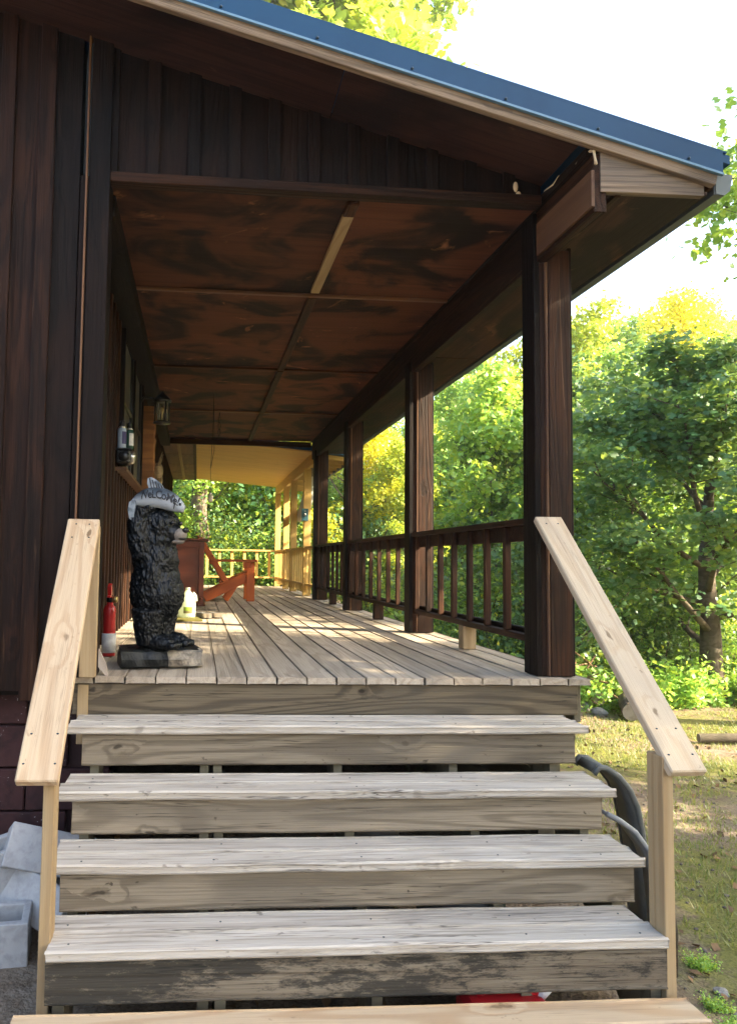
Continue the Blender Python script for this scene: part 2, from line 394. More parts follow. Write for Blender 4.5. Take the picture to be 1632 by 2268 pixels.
# ------------------------------------------------------------------ cabin
WX, WY = -.62, .05          # side wall plane, front wall plane
def zs(x): return 3.49+.265*(2.281-x)          # soffit height
cabin = thing('cabin', 'dark brown board and batten cabin with blue metal roof over its porch', 'cabin', (-2, 3, 0))
def part(name, mb, mat, parent, smooth=False): return mb.build(name, mat, parent, Matrix.Identity(4), smooth)
fw = part('front_wall', MB().box((-2.33, .17, 3.0), (3.4, .20, 3.9)), 'wall_back', cabin)
sw = part('side_wall', MB().box((-.76, 6.9, 2.4), (.2, 13.0, 2.5)), 'wall_back', cabin)
x = -.612; i = 0
rnd = random.Random(3)
while x > -2.2:                                  # front wall boards with battens over the joints
    bw = .135+rnd.uniform(-.012, .012)
    board('siding_board', (x-bw/2-.03, WY-.001-rnd.uniform(0, .004), 1.07+rnd.uniform(-.02, .01)), (x-bw/2-.03, WY-.001, zs(x)+.05), bw+.06, .02, X, 'brown_stain' if i % 2 else 'black_stain', fw, .003)
    x -= bw+.065
    board('batten', (x+.0325, WY-.024, 1.05+rnd.uniform(-.05, .01)), (x+.0325, WY-.024, zs(x)+.05), .075+rnd.uniform(-.008, .008), .026, X, 'brown_stain', fw, .003)
    i += 1
board('corner_board', (-.512, .012, 1.16), (-.512, .012, zs(-.52)+.05), .10, .024, X, 'black_stain', fw, .003)
board('corner_trim', (-.574, .004, 1.16), (-.574, .004, zs(-.58)+.03), .009, .022, X, 'strip_wood', fw, .002)
board('corner_post', (-.536, .10, 1.142), (-.536, .10, 3.56), .14, .15, X, 'black_stain', cabin, .004)
y = .22; i = 0
while y < 13.4:                                   # side wall
    board('siding_board', (WX-.012, y+.09, 1.145), (WX-.012, y+.09, 3.60), .2, .02, Y, 'black_stain' if i % 3 else 'dark_stain', sw, .003)
    if not (2.0 < y < 4.0):
        board('batten', (WX+.014, y, 1.15), (WX+.014, y, 3.58), .042, .03, Y, 'dark_stain', sw, .003)
    else:
        board('batten', (WX+.014, y, 1.15), (WX+.014, y, 2.35), .042, .03, Y, 'dark_stain', sw, .003)
    y += .185; i += 1
# window in the side wall
wo = part('window', MB().box((WX-.004, 3.02, 2.93), (.02, 1.86, 1.06)), 'window_screen', cabin)
for (a, b, c, d) in ((2.05, 2.11, 2.38, 3.5), (3.93, 4.0, 2.38, 3.5), (2.98, 3.04, 2.42, 3.44)):
    board('window_frame', (WX+.02, (a+b)/2, c), (WX+.02, (a+b)/2, d), b-a, .05, Y, 'black_stain', wo)
for zz in (2.40, 3.47): board('window_frame', (WX+.02, 2.11, zz), (WX+.02, 3.93, zz), .06, .046, Z, 'black_stain', wo)
board('window_sill', (WX+.045, 1.85, 2.345), (WX+.045, 4.02, 2.345), .11, .028, X, 'strip_wood', wo)
for (a, b) in ((2.11, 2.98), (3.04, 3.93)):
    for q in (a+.03, b-.03): board('sash_bar', (WX+.014, q, 2.44), (WX+.014, q, 3.44), .03, .03, Y, 'lantern_black', wo)
    board('sash_bar', (WX+.014, a+.03, 2.93), (WX+.014, b-.03, 2.93), .03, .03, Z, 'lantern_black', wo)
# foundation of painted blocks
fo = part('foundation', MB().box((-2.0, .36, .5), (3.0, .3, 1.1)), 'mortar', cabin)
for r in range(6):
    zc = -.02+r*.203
    for c in range(8):
        xc = -.80+(.2 if r % 2 else 0)-c*.40
        if xc > -.55: continue
        board('concrete_block', (xc-.196, .20+rnd.uniform(-.004, .004), zc), (xc+.196, .20, zc), .194, .06, Z, 'maroon_block', fo, .006)
# porch side of the foundation, under the deck
for r in range(6):
    for c in range(10): board('concrete_block', (-.66, .3+c*.4+(.2 if r % 2 else 0), -.02+r*.203), (-.66, .692+c*.4+(.2 if r % 2 else 0), -.02+r*.203), .194, .05, Z, 'maroon_block', fo, .006)
# gable over the porch mouth
ga = part('gable_wall', MB().add(*prism([(-.5, 3.56), (1.70, 3.56), (1.70, zs(1.70)+.03), (-.5, zs(-.5)+.03)], .075, .14)), 'wall_back', cabin)
x = -.46
while x < 1.66:
    zb = 3.56
    if zs(x+.2)-zb > .04:
        board('siding_board', (x+.08, .062, zb), (x+.08, .062, zs(x+.16)+.06), .19, .02, X, 'black_stain', ga, .003)
        board('batten', (x, .040, zb+.004), (x, .040, zs(x)+.03), .062, .024, X, 'black_stain', ga, .003)
    x += .2
board('header_board', (-.465, .05, 3.558), (1.70, .05, 3.552), .05, .075, Z, 'dark_stain', ga, .004)
for (x, z, a) in ((1.57, 3.62, .028), (1.585, 3.58, .018)): part('pale_blob', MB().ball((x, .03, z), (.014, .012, a), 8, 6), 'caulk', ga, True)  # two small pale blobs on the gable boards
# porch ceiling of stained plywood
ce = part('porch_ceiling', MB().add(*prism([(-.66, 3.572), (1.74, 3.572), (1.74, 3.59), (-.66, 3.59)], .10, 7.95)), 'wall_back', cabin)
def zc_(x): return 3.55
ys = [.09, 1.50, 3.55, 5.66, 7.90]
def xs_strip(y): return .87
for j in range(4):
    for (xa, xb) in ((-.62, .745), (.775, 1.72)):
        M, L = frame((xa, (ys[j]+ys[j+1])/2, zc_(xa)+.012), (xb, (ys[j]+ys[j+1])/2, zc_(xb)+.012), Y)
        o = bpy.data.objects.new('ceiling_panel', withmat(boxmesh(L, ys[j+1]-ys[j]-.012, .012, .002), 'ply_stain')); link(o, M, ce)
for j in range(1, 4):
    board('ceiling_strip', (-.615, ys[j], zc_(-.62)-.004), (1.71, ys[j], zc_(1.65)-.004), .034, .02, Y, 'strip_wood' if j != 2 else 'dark_stain', ce, .003)
for j in range(4):
    if j == 0:
        board('ceiling_strip', (.76, .13, zc_(.86)-.006), (.76, .27, zc_(.86)-.006), .06, .024, X, 'dark_stain', ce, .003)
        board('ceiling_strip', (.76, .272, zc_(.86)-.006), (.76, 1.42, zc_(.86)-.006), .06, .024, X, 'post_pine', ce, .003)
    else: board('ceiling_strip', (.76, ys[j]+.02, zc_(.86)-.006), (.76, ys[j+1]-.02, zc_(.86)-.006), .06, .024, X, 'dark_stain', ce, .003)
board('wall_frieze', (-.53, .18, 3.49), (-.53, 7.9, 3.49), .15, .11, X, 'black_stain', ce, .004)
board('end_header', (-.6, 7.93, 3.515), (1.72, 7.93, 3.515), .08, .05, Z, 'dark_stain', ce, .004)
# roof: slab, soffit plywood, rake board, metal trim
XE = 2.30
def slab(x0, x1, dz0, dz1, y0, y1): return MB().add(*prism([(x0, zs(x0)+dz0), (x1, zs(x1)+dz0), (x1, zs(x1)+dz1), (x0, zs(x0)+dz1)], y0, y1))
roof = part('roof', slab(-4.2, XE+.05, .045, .085, -.462, 8.1), 'roof_metal', cabin)
xp = [-4.0, -1.8, .62, 1.72]
for a, b in zip(xp[:-1], xp[1:]):
    M, L = frame((a+.002, -.185, zs(a)+.012), (b-.002, -.185, zs(b)+.012), Y)
    link(bpy.data.objects.new('soffit_panel', withmat(boxmesh(L, .47, .02, .002), 'soffit_stain')), M, roof)
M_, L_ = frame((-4.1, -.443, zs(-4.1)-.022), (XE, -.443, zs(XE)-.022), (0, 0, 1))
board('rake_board', (-4.1, -.44, zs(-4.1)-.005), (XE, -.44, zs(XE)-.005), .124, .034, (0.256, 0, .966), 'rake_wood', roof, .003)
def raked(name, lo, hi, y, tk, mat):
    part(name, MB().add(*prism([(-4.2, zs(-4.2)+lo), (XE+.012, zs(XE)+lo), (XE+.012, zs(XE)+hi), (-4.2, zs(-4.2)+hi)], y, y+tk)), mat, roof)
raked('rake_trim', -.015, .084, -.470, .009, 'roof_metal')
raked('rake_hem', -.026, -.0155, -.476, .016, 'metal_hem')
part('trim_cap', slab(-4.2, XE+.03, .0855, .094, -.470, -.36), 'roof_metal', roof)
for k in range(12):
    xx = 2.15-k*.42; part('screw', MB().ball((xx, -.473, zs(xx)+.004), (.007, .006, .007), 8, 5), 'screw', roof, True)
board('eave_board', (2.285, -.42, 3.485), (2.285, 8.05, 3.485), .13, .03, Z, 'dark_stain', roof)
for k in range(3):
    board('eave_soffit', (2.05, -.42+k*2.8, 3.397), (2.05, 2.37+k*2.8, 3.397), .44, .014, X, 'soffit_stain', roof, .002)
board('eave_strip', (1.86, -.40, 3.385), (1.86, 8.0, 3.385), .03, .03, X, 'dark_stain', roof, .003)
part('return_board', MB().add(*prism([(1.765, 3.378), (2.25, 3.384), (2.25, zs(2.25)-.06), (1.765, zs(1.765)-.06)], -.427, -.395)), 'rake_wood', roof)
gx0 = .185
part('gutter', MB().add(*prism([(2.125+gx0, 3.40), (2.17+gx0, 3.395), (2.20+gx0, 3.42), (2.215+gx0, 3.495), (2.205+gx0, 3.495), (2.19+gx0, 3.43), (2.165+gx0, 3.408), (2.135+gx0, 3.412), (2.135+gx0, 3.50), (2.125+gx0, 3.50)], -.41, 8.0)), 'gutter_metal', roof)
part('gutter_end', MB().add(*prism([(2.13+gx0, 3.402), (2.17+gx0, 3.397), (2.198+gx0, 3.422), (2.212+gx0, 3.495), (2.13+gx0, 3.495)], -.416, -.411)), 'gutter_metal', roof)

# ------------------------------------------------------------------ porch: deck, posts, beam, railing
DZ = 1.14
porch = thing('porch', 'long covered wooden porch with grey plank deck and dark stained posts', 'porch', (.6, 0, 0))
bw = .1455; x = -.622; i = 0
cuts = [3.66, 4.27, 4.88, 3.05]
while x < 1.95:
    w = bw-.0045; y0 = .085+rnd.uniform(-.006, .006); c = cuts[(i*3+1) % 4]+rnd.uniform(-.1, .1)
    ysn = [y0, c, c+4.3, 13.42]
    if x+w > 1.965: w = 1.965-x
    if w < .03: break
    for a, b in zip(ysn[:-1], ysn[1:]):
        worn('deck_board', (x+w/2, a+.002, DZ-.0175+rnd.uniform(-.0015, .0015)), (x+w/2, b-.002, DZ-.0175), w, .035, X, 'deck_wood', porch, i*13+a, .0012, 14, .003)
    x += bw; i += 1
board('rim_joist', (-.58, .125, 1.03), (1.91, .125, 1.03), .145, .036, Z, 'rim_wood', porch)
board('rim_joist', (-.56, .152, .9), (1.86, .152, .9), .10, .034, Z, 'riser_grey', porch)
board('rim_joist', (1.925, .145, 1.015), (1.925, 13.4, 1.015), .2, .038, Z, 'under_wood', porch)
for k in range(8): board('joist', (-.6, .6+k*1.6, 1.01), (1.90, .6+k*1.6, 1.01), .18, .038, Z, 'under_wood', porch)
for k in range(5): board('light_block_board', (1.90, .30, .09+k*.19), (1.90, 13.3, .09+k*.19), .186, .022, Z, 'under_wood', porch)  # unseen boards added to stop side light and keep the underside dark
for k in range(5): board('light_block_board', (-.6, 4.6, .09+k*.19), (1.88, 4.6, .09+k*.19), .186, .022, Z, 'under_wood', porch)  # unseen cross wall, added to close the space under the deck to light
PY = [.155, 2.46, 5.12, 7.5]
for k, py in enumerate(PY):
    board('support_post', (1.80, py+.12, -.05), (1.80, py+.12, 1.10), .09, .09, X, 'under_wood', porch)
    p = board('post', (1.825, py+.07, DZ+.001), (1.825, py+.07, 3.36), .155, .135, X, 'dark_stain', porch, .005)
    board('post_facing', (1.848, py-.004, DZ+.002), (1.848, py-.004, 3.35), .115, .02, X, 'dark_stain', p, .003)
    board('post_facing', (1.782, py-.002, DZ+.002), (1.782, py-.002, 3.33), .012, .024, X, 'strip_wood', p, .003)
    board('post_facing', (1.732, py+.066, DZ+.002), (1.732, py+.066, 3.545 if k == 0 else 3.37), .145, .03, Y, 'black_stain', p, .003)
    board('post_facing', (1.912, py+.062, DZ+.002), (1.912, py+.062, 3.37), .13, .02, Y, 'black_stain', p, .003)
bm_ = board('beam', (1.765, -.42, 3.42), (1.765, 7.93, 3.42), .27, .06, Z, 'dark_stain', porch)
board('beam_facing', (1.727, -.43, 3.39), (1.727, .12, 3.39), .17, .016, Z, 'strip_wood', bm_, .002)
part('foam_bead', MB().tube([(1.722, .02, 3.60), (1.720, -.08, 3.585), (1.722, -.13, 3.60)], .008, 6), 'caulk', bm_, True)
part('foam_bead', MB().tube([(1.722, -.30, 3.57), (1.725, -.36, 3.585), (1.735, -.425, 3.57), (1.74, -.432, 3.5)], .008, 6), 'caulk', bm_, True)
board('upper_plate', (1.745, -.40, 3.575), (1.745, 7.93, 3.575), .06, .05, X, 'black_stain', bm_, .003)
for k in range(3):
    a, b = PY[k]+.14, PY[k+1]
    rl = part('railing', MB().box((1.80, (a+b)/2, 1.875), (.034, b-a-.004, .085)), 'dark_stain', porch)
    board('top_rail', (1.795, a, 1.935), (1.795, b, 1.935), .12, .034, X, 'dark_stain', rl)
    board('bottom_rail', (1.80, a, 1.312), (1.80, b, 1.312), .088, .036, X, 'dark_stain', rl)
    board('bottom_lip', (1.815, a, 1.345), (1.815, b, 1.345), .03, .028, X, 'black_stain', rl)
    n = 8
    for q in range(n):
        yy = a+.05+(b-a-.09)*q/(n-1) if n > 1 else a
        board('baluster', (1.772, yy+rnd.uniform(-.008, .008), 1.331), (1.772, yy, 1.918), .036, .036, Y, 'dark_stain', rl, .003)
    board('support_block', (1.80, (a+b)/2-.02, 1.141), (1.80, (a+b)/2-.02, 1.294), .088, .088, Y, 'post_pine' if k == 0 else 'dark_stain', rl, .003)

# ------------------------------------------------------------------ stairs
stairs = thing('staircase', 'wide weathered wooden steps climbing to the porch deck', 'staircase', (.55, -.6, 0))
TR = [(-.165, .962, -.56, 1.822), (-.44, .76, -.548, 1.79), (-.685, .568, -.54, 1.765), (-.925, .383, -.48, 1.70)]   # front edge, top, left, right
for k, (yf, zt, xl, xr) in enumerate(TR):
    dep = .272 if k else .26
    w1 = dep/2-.002
    worn('tread_board', (xl, yf+w1/2, zt-.019), (xr, yf+w1/2, zt-.019), w1, .038, Y, 'tread_grey', stairs, 100+k, .004)
    x2l = xl-.05 if k == 3 else xl+.015
    worn('tread_board', (x2l, yf+dep-w1/2, zt-.0195), (xr+(-.01 if k == 3 else .0), yf+dep-w1/2, zt-.0195), w1, .037, Y, 'tread_grey', stairs, 140+k, .003)
for k in range(3):
    yf, zt, xl, xr = TR[k]; zn = TR[k+1][1]
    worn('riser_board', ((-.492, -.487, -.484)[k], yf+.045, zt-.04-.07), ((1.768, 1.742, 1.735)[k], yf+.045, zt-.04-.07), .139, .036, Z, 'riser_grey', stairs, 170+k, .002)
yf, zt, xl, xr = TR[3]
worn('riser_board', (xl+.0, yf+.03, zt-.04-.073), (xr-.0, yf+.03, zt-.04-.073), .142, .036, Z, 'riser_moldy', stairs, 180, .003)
worn('tread_board', (-.575, -1.005, .171), (1.748, -1.005, .171), .139, .038, Y, 'new_pine', stairs, 190, .002)
worn('tread_board', (-.56, -1.149, .171), (1.745, -1.149, .171), .139, .038, Y, 'new_pine', stairs, 191, .002)
for xx in (-.44, .05, .11, .66, 1.2, 1.68):
    part('stringer', MB().add(*[(lambda V, F: ([(xx+(v[1]), v[0], v[2]) for v in V], F))(*prism([(-1.03, 0), (-1.03, .15), (-.872, .15), (-.872, .342), (-.62, .342), (-.62, .527), (-.375, .527), (-.375, .72), (-.10, .72), (-.10, .922), (.08, .922), (.08, .7), (-.7, 0)], -.019, .019))][0]), 'under_wood', stairs)
# handrails
hl = board('handrail', (-.533, -.004, 1.872), (-.531, -.905, .928), .146, .036, X, 'new_pine', stairs, .005)
board('newel', (-.494, -.019, 1.152), (-.494, -.019, 1.85), .075, .036, X, 'post_pine', hl, .003)
board('newel', (-.53, .11, .82), (-.53, .11, 1.10), .05, .03, X, 'post_pine', hl, .003)
board('rail_post', (-.498, -.81, .0), (-.498, -.81, 1.0), .04, .088, X, 'post_pine', hl, .003)
hr = board('handrail', (1.755, .10, 1.935), (1.778, -.93, .958), .138, .036, X, 'rail_pine', stairs, .005)
board('rail_post', (1.722, -.85, .0), (1.722, -.85, 1.01), .04, .098, X, 'post_pine', hr, .003)
for (rail, ys_) in ((hl, (-.03, -.09, -.78, -.86)), (hr, (.06, -.8, -.88))):
    M = wmat(rail)
    for q, yy in enumerate(ys_):
        p = M.inverted() @ Vector((M.translation.x, yy, 0)); lx = (M.translation.y-yy)/abs(M.col[0][1])
        for s_ in (-1, 1):
            w = M @ Vector((lx if M.col[0][1] < 0 else -lx, s_*(.03+.008*q), 0)); nz = Vector(M.col[2][:3]); nz = nz if nz.z > 0 else -nz
            part('screw', MB().ball(w+nz*.0175, (.005, .005, .003), 8, 5), 'screw', rail, True)
for k, (yf, zt, xl, xr) in enumerate(TR):           # nail heads
    for xx in (-.42, .1, .67, 1.2, 1.62):
        for dy in (.05, .19): part('nail', MB().lathe([(.004, 0), (.004, .0015)], 6, (xx+rnd.uniform(-.02, .02), yf+dy+rnd.uniform(-.01, .01), zt-.0005)), 'screw', stairs)

# ------------------------------------------------------------------ pale pine extension at the far end
ext = thing('porch_extension', 'pale yellow pine porch extension with slim posts and rail beyond dark porch', 'porch', (.8, 10, 0))
part('ceiling', MB().add(*prism([(-.08, 3.55), (1.78, 3.40), (1.78, 3.42), (-.08, 3.57)], 7.96, 13.6)), 'yellow_pine', ext)
for k in range(4): board('soffit_board', (-.36, 7.98+k*1.4, 3.53), (-.36, 9.36+k*1.4, 3.53), .55, .02, X, 'strip_wood', ext)
board('soffit_strip', (-.34, 8.0, 3.515), (-.34, 13.5, 3.515), .05, .02, X, 'post_pine', ext)
board('soffit_edge', (-.085, 7.97, 3.525), (-.085, 13.55, 3.525), .05, .07, X, 'dark_stain', ext)
part('roof', MB().add(*prism([(-.9, 3.74), (2.45, 3.38), (2.45, 3.46), (-.9, 3.82)], 8.12, 13.8)), 'roof_metal', ext)
board('beam', (1.79, 7.97, 3.315), (1.79, 13.6, 3.315), .18, .06, Z, 'yellow_pine', ext)
for k in range(14): board('rafter_tail', (1.83, 8.2+k*.4, 3.39), (2.40, 8.2+k*.4, 3.33), .07, .038, Z, 'yellow_pine', ext)
board('eave_board', (2.42, 8.13, 3.35), (2.42, 13.75, 3.35), .12, .03, Z, 'gutter_metal', ext)
EY = [8.75, 10.5, 11.7, 13.32]
for py in EY: board('post', (1.79, py, DZ+.001), (1.79, py, 3.235), .12, .09, X, 'yellow_pine', ext)
EYS = [7.7]+EY
for a, b in zip(EYS[:-1], EYS[1:]):
    a2, b2 = a+.05, b-.05
    rl = board('top_rail', (1.80, a2, 1.93), (1.80, b2, 1.93), .10, .036, X, 'yellow_pine', ext)
    board('bottom_rail', (1.80, a2, 1.33), (1.80, b2, 1.33), .09, .036, X, 'yellow_pine', rl)
    n = max(3, int((b-a)/.27))
    for q in range(n): board('baluster', (1.77, a2+.08+(b2-a2-.16)*q/(n-1), 1.20), (1.77, a2+.08+(b2-a2-.16)*q/(n-1), 1.91), .036, .036, Y, 'yellow_pine', rl)
rl = board('top_rail', (-.6, 13.36, 1.93), (1.72, 13.36, 1.93), .10, .036, Y, 'yellow_pine', ext)
board('bottom_rail', (-.6, 13.36, 1.33), (1.72, 13.36, 1.33), .09, .036, Y, 'yellow_pine', rl)
for q in range(8): board('baluster', (-.35+q*.28, 13.36, 1.349), (-.35+q*.28, 13.36, 1.91), .06, .036, X, 'yellow_pine', rl)
bb = thing('outlet_box', 'small blue metal box mounted on slim yellow post', 'electrical box', (1.745, 8.685, 2.47))
MB().box((0, 0, 0), (.11, .03, .2)).build('cover', 'box_blue', bb); MB().ball((0, -.02, .0), (.02, .012, .03), 10, 6).build('socket', 'steel', bb, None, True)
MB().box((0, -.02, .06), (.02, .012, .015)).build('screw_plate', 'steel', bb)
hm = thing('hammock_roll', 'rolled white cloth slung between yellow porch posts', 'cloth', (1.95, 11.0, 2.6))
MB().tube([(0, -1.5, .62), (.0, -1.3, .32), (0, -.9, .08), (0, -.2, -.05), (0, .7, .02), (0, 1.6, .1)], [.05, .1, .11, .09, .08, .05], 12).build('cloth', 'white_cloth', hm, None, True)
MB().ball((0, -1.5, .72), (.1, .1, .14), 10, 8).build('end_knot', 'log_end', hm, None, True)

# ------------------------------------------------------------------ bear statue
def remeshed(mb, vox, name):
    me = bpy.data.meshes.new('tmp'); me.from_pydata(mb.v, [], mb.f); me.update()
    o = bpy.data.objects.new('tmp', me); COL.objects.link(o)
    m = o.modifiers.new('r', 'REMESH'); m.mode = 'VOXEL'; m.voxel_size = vox
    s2 = o.modifiers.new('s', 'SMOOTH'); s2.factor = .5; s2.iterations = 5
    dg = bpy.context.evaluated_depsgraph_get(); r = bpy.data.meshes.new_from_object(o.evaluated_get(dg)); r.name = name
    bpy.data.objects.remove(o); return r
def arrays(me):
    n = len(me.vertices); co = np.empty(n*3); me.vertices.foreach_get('co', co); no = np.empty(n*3); me.vertices.foreach_get('normal', no)
    return co.reshape(-1, 3), no.reshape(-1, 3)
bear = thing('bear_statue', 'carved black bear statue balancing a grey welcome fish on its head', 'statue', (-.215, .44, DZ))
BF = R(-27)                               # facing
rot = Matrix.Rotation(BF, 4, 'Z')
mb = MB()
mb.ball((-.005, 0, .30), (.132, .14, .18)).ball((.028, 0, .28), (.122, .132, .13)).ball((-.005, 0, .45), (.118, .128, .15)).ball((-.005, 0, .56), (.108, .112, .10))
for s in (-1, 1):
    mb.tube([(.0, s*.065, .02), (-.005, s*.068, .10), (.0, s*.07, .2)], [.062, .070, .085], 14)
    mb.ball((.062, s*.07, .034), (.105, .052, .040))
    for q in range(4): mb.ball((.155, s*.07-.036+q*.024, .024), (.026, .013, .019), 8, 6)
    mb.tube([(-.03, s*.085, .47), (-.05, s*.105, .56), (-.06, s*.105, .65), (-.04, s*.095, .725)], [.055, .056, .05, .04], 12)
    mb.ball((.0, s*.082, .735), (.022, .03, .032))
    mb.ball((.02, s*.10, .36), (.06, .04, .11))
mb.ball((.005, 0, .635), (.112, .105, .108)).ball((.075, 0, .60), (.07, .06, .058)).ball((.055, 0, .668), (.06, .055, .035)).ball((.10, 0, .595), (.06, .047, .042)).ball((-.01, 0, .60), (.105, .1, .08))
me = remeshed(mb, .0048, 'body'); co, no = arrays(me)
rng = np.random.default_rng(1); d = np.zeros(len(co))
for i in range(len(co)):
    p = co[i]; w = Vector((p[0], p[1], p[2]))
    u = math.atan2(p[1], p[0])
    sl_ = p[2]*14+.6*noise.noise((p[0]*9, p[1]*9, p[2]*9))
    a = noise.noise((p[0]*34+sl_, p[1]*34, p[2]*8))
    b = noise.noise((p[0]*125+sl_*2, p[1]*125-sl_, p[2]*22))
    k = 1.
    if p[0] > .10 and p[2] > .5: k = .15
    if p[2] < .06: k = .5
    d[i] = (-abs(a)*.010-(1-abs(b))**3*.012+.010)*k
co += no*d[:, None]; me.vertices.foreach_set('co', co.ravel()); me.materials.append(MATS['fur_black'])
me.polygons.foreach_set('use_smooth', [True]*len(me.polygons)); me.update()
MBr = Matrix.Translation((-.215, .44, DZ+.098)) @ rot
body = link(bpy.data.objects.new('body', me), MBr, bear)
def bpart(name, mb, mat): return mb.build(name, mat, body, MBr, True)
bpart('muzzle', MB().ball((.128, 0, .592), (.045, .042, .036), 16, 12), 'muzzle_tan')
bpart('jaw', MB().ball((.122, 0, .557), (.04, .032, .016), 14, 8), 'muzzle_tan')
bpart('nose', MB().ball((.168, 0, .615), (.016, .024, .016), 14, 10), 'nose_black')
bpart('mouth', MB().ball((.15, 0, .570), (.026, .033, .0075), 12, 6), 'nose_black')
for s in (-1, 1): bpart('eye', MB().ball((.114, s*.043, .652), .012, 10, 8), 'nose_black')
# half-log base
prof = []
mb = MB(); n = 26
V = []; F = []; m = 14
for i in range(n+1):
    xx = -.205+.41*i/n
    for j in range(m):
        a = 2*math.pi*j/m; c, s_ = math.cos(a), math.sin(a)
        yy = .145*math.copysign(abs(c)**.45, c); zz = .05+.05*math.copysign(abs(s_)**.4, s_)
        k = noise.noise((xx*16, yy*26, zz*40))*.014+noise.noise((xx*7, yy*9, zz*60))*.011
        V.append((xx+noise.noise((yy*14, zz*30, i//n))*.02, yy+k*c*1.4, zz+(k*s_ if zz > .02 else 0)))
for i in range(n):
    for j in range(m): F.append((i*m+j, i*m+(j+1) % m, (i+1)*m+(j+1) % m, (i+1)*m+j))
F += [tuple(range(m))[::-1], tuple(n*m+j for j in range(m))]
me = bpy.data.meshes.new('log_base'); me.from_pydata(V, [], F); me.materials.append(MATS['log_base']); me.materials.append(MATS['log_cut'])
for p in me.polygons:
    c = sum((Vector(V[i]) for i in p.vertices), Vector())/len(p.vertices)
    if c.y < -.10 and c.x > .03 or c.x > .2: p.material_index = 1
me.update(); bm = bmesh.new(); bm.from_mesh(me); bmesh.ops.recalc_face_normals(bm, faces=bm.faces); bm.to_mesh(me); bm.free()
link(bpy.data.objects.new('log_base', me), Matrix.Translation((-.192, .47, DZ)) @ Matrix.Rotation(R(8), 4, 'Z'), bear)
# fish held overhead: local x along the fish, text side faces -y
MF = Matrix.Translation((-.213, .355, DZ+.098+.722)) @ Matrix.Rotation(R(-10), 4, 'Z') @ Matrix.Scale(1.1, 4)
def fx(u): # arch, u in -1..1
    return (u*.128, 0, .042*(1-u*u)-.012*u)
def fh(u): return .043*(1-abs(u-.05)**2.6*.72)
V = []; F = []; n = 30; m = 18
for i in range(n+1):
    u = -1+2*i/n; cx, _, cz = fx(u); h = fh(u)*(1.15 if u < .75 else 1.15-.9*(u-.75)); dd = .034*(1-.5*abs(u)**3)
    for j in range(m):
        a = 2*math.pi*j/m; V.append((cx+math.sin(a)*h*u*.35, dd*math.cos(a), cz+h*math.sin(a)+.012))
for i in range(n):
    for j in range(m): F.append((i*m+j, i*m+(j+1) % m, (i+1)*m+(j+1) % m, (i+1)*m+j))
F += [tuple(range(m))[::-1], tuple(n*m+j for j in range(m))]
fish = MB().add(V, F).build('fish', 'fish_grey', bear, MF, True)
def fin(poly, t, y=0.):
    V, F = prism(poly, y-t/2, y+t/2); return MB().add(V, F)
fin([(-.035, .08), (-.052, .12), (-.05, .146), (-.034, .152), (-.012, .142), (.015, .12), (.034, .09), (.03, .075)], .014).build('dorsal_fin', 'fin_grey', fish, MF)
for q in range(5): MB().tube([(-.04+q*.014, -.009, .146-q*.008), (-.026+q*.013, -.009, .088)], .0022, 5).build('fin_ray', 'letter_black', fish, MF)
fin([(-.108, .045), (-.128, .03), (-.134, -.005), (-.126, -.045), (-.112, -.064), (-.104, -.04), (-.100, .0), (-.097, .035)], .02, -.028).build('tail_fin', 'fin_grey', fish, MF)
MB().ball((.112, -.024, .022), (.007, .004, .007), 10, 6).build('fish_eye', 'nose_black', fish, MF, True)
MB().tube([(.086, -.031, .06), (.09, -.034, .03), (.084, -.032, .0)], .0022, 5).build('gill_line', 'letter_black', fish, MF)
# lettering
tc = bpy.data.curves.new('lettering', 'FONT'); tc.body = 'WeLCoMe!'; tc.size = .052; tc.align_x = 'CENTER'; tc.space_character = .88; tc.offset = .0006; tc.extrude = .0008
to = bpy.data.objects.new('tmp_text', tc); COL.objects.link(to)
dg = bpy.context.evaluated_depsgraph_get(); tm = bpy.data.meshes.new_from_object(to.evaluated_get(dg)); bpy.data.objects.remove(to)
co, _ = arrays(tm); co2 = co.copy()
for i in range(len(co)):
    u = max(-1, min(1, (co[i][0]*.82+.012)/.128)); h = fh(u)*1.15; cz = fx(u)[2]+.012
    z = cz+co[i][1]*1.05-.004; q = max(-.97, min(.97, (z-cz)/h)); dd = .034*(1-.5*abs(u)**3)
    co2[i] = (u*.128+q*h*u*.35, -dd*math.sqrt(1-q*q)-.0022-co[i][2], z)
tm.vertices.foreach_set('co', co2.ravel()); tm.materials.clear(); tm.materials.append(MATS['letter_black']); tm.update()
link(bpy.data.objects.new('lettering', tm), MF, fish)

# ------------------------------------------------------------------ porch things
ex = thing('fire_extinguisher', 'red fire extinguisher standing by cabin wall behind the bear', 'fire extinguisher', (-.50, .85, DZ))
MB().lathe([(.036, 0), (.036, .008), (.036, .235), (.037, .262), (.03, .285), (.018, .293), (.018, .31)], 22).build('body', 'extinguisher_red', ex, None, True)
MB().lathe([(.0408, .02), (.0408, .13)], 22).build('label', 'label_white', ex, None, True)
MB().lathe([(.022, .308), (.022, .335), (.012, .342)], 14).build('valve', 'lantern_black', ex, None, True)
MB().box((-.0, -.01, .375), (.022, .05, .07), Matrix.Rotation(R(20), 4, 'X')).build('handle', 'extinguisher_red', ex)
MB().box((.0, -.03, .342), (.02, .07, .012)).build('lever', 'extinguisher_red', ex)
MB().tube([(.02, -.03, .325), (.045, -.036, .325)], .018, 16).build('gauge', 'brass', ex, None, True)
pd = thing('wooden_stake', 'whitish pointed wooden stake leaning at the corner post', 'stake', (-.44, .13, DZ))
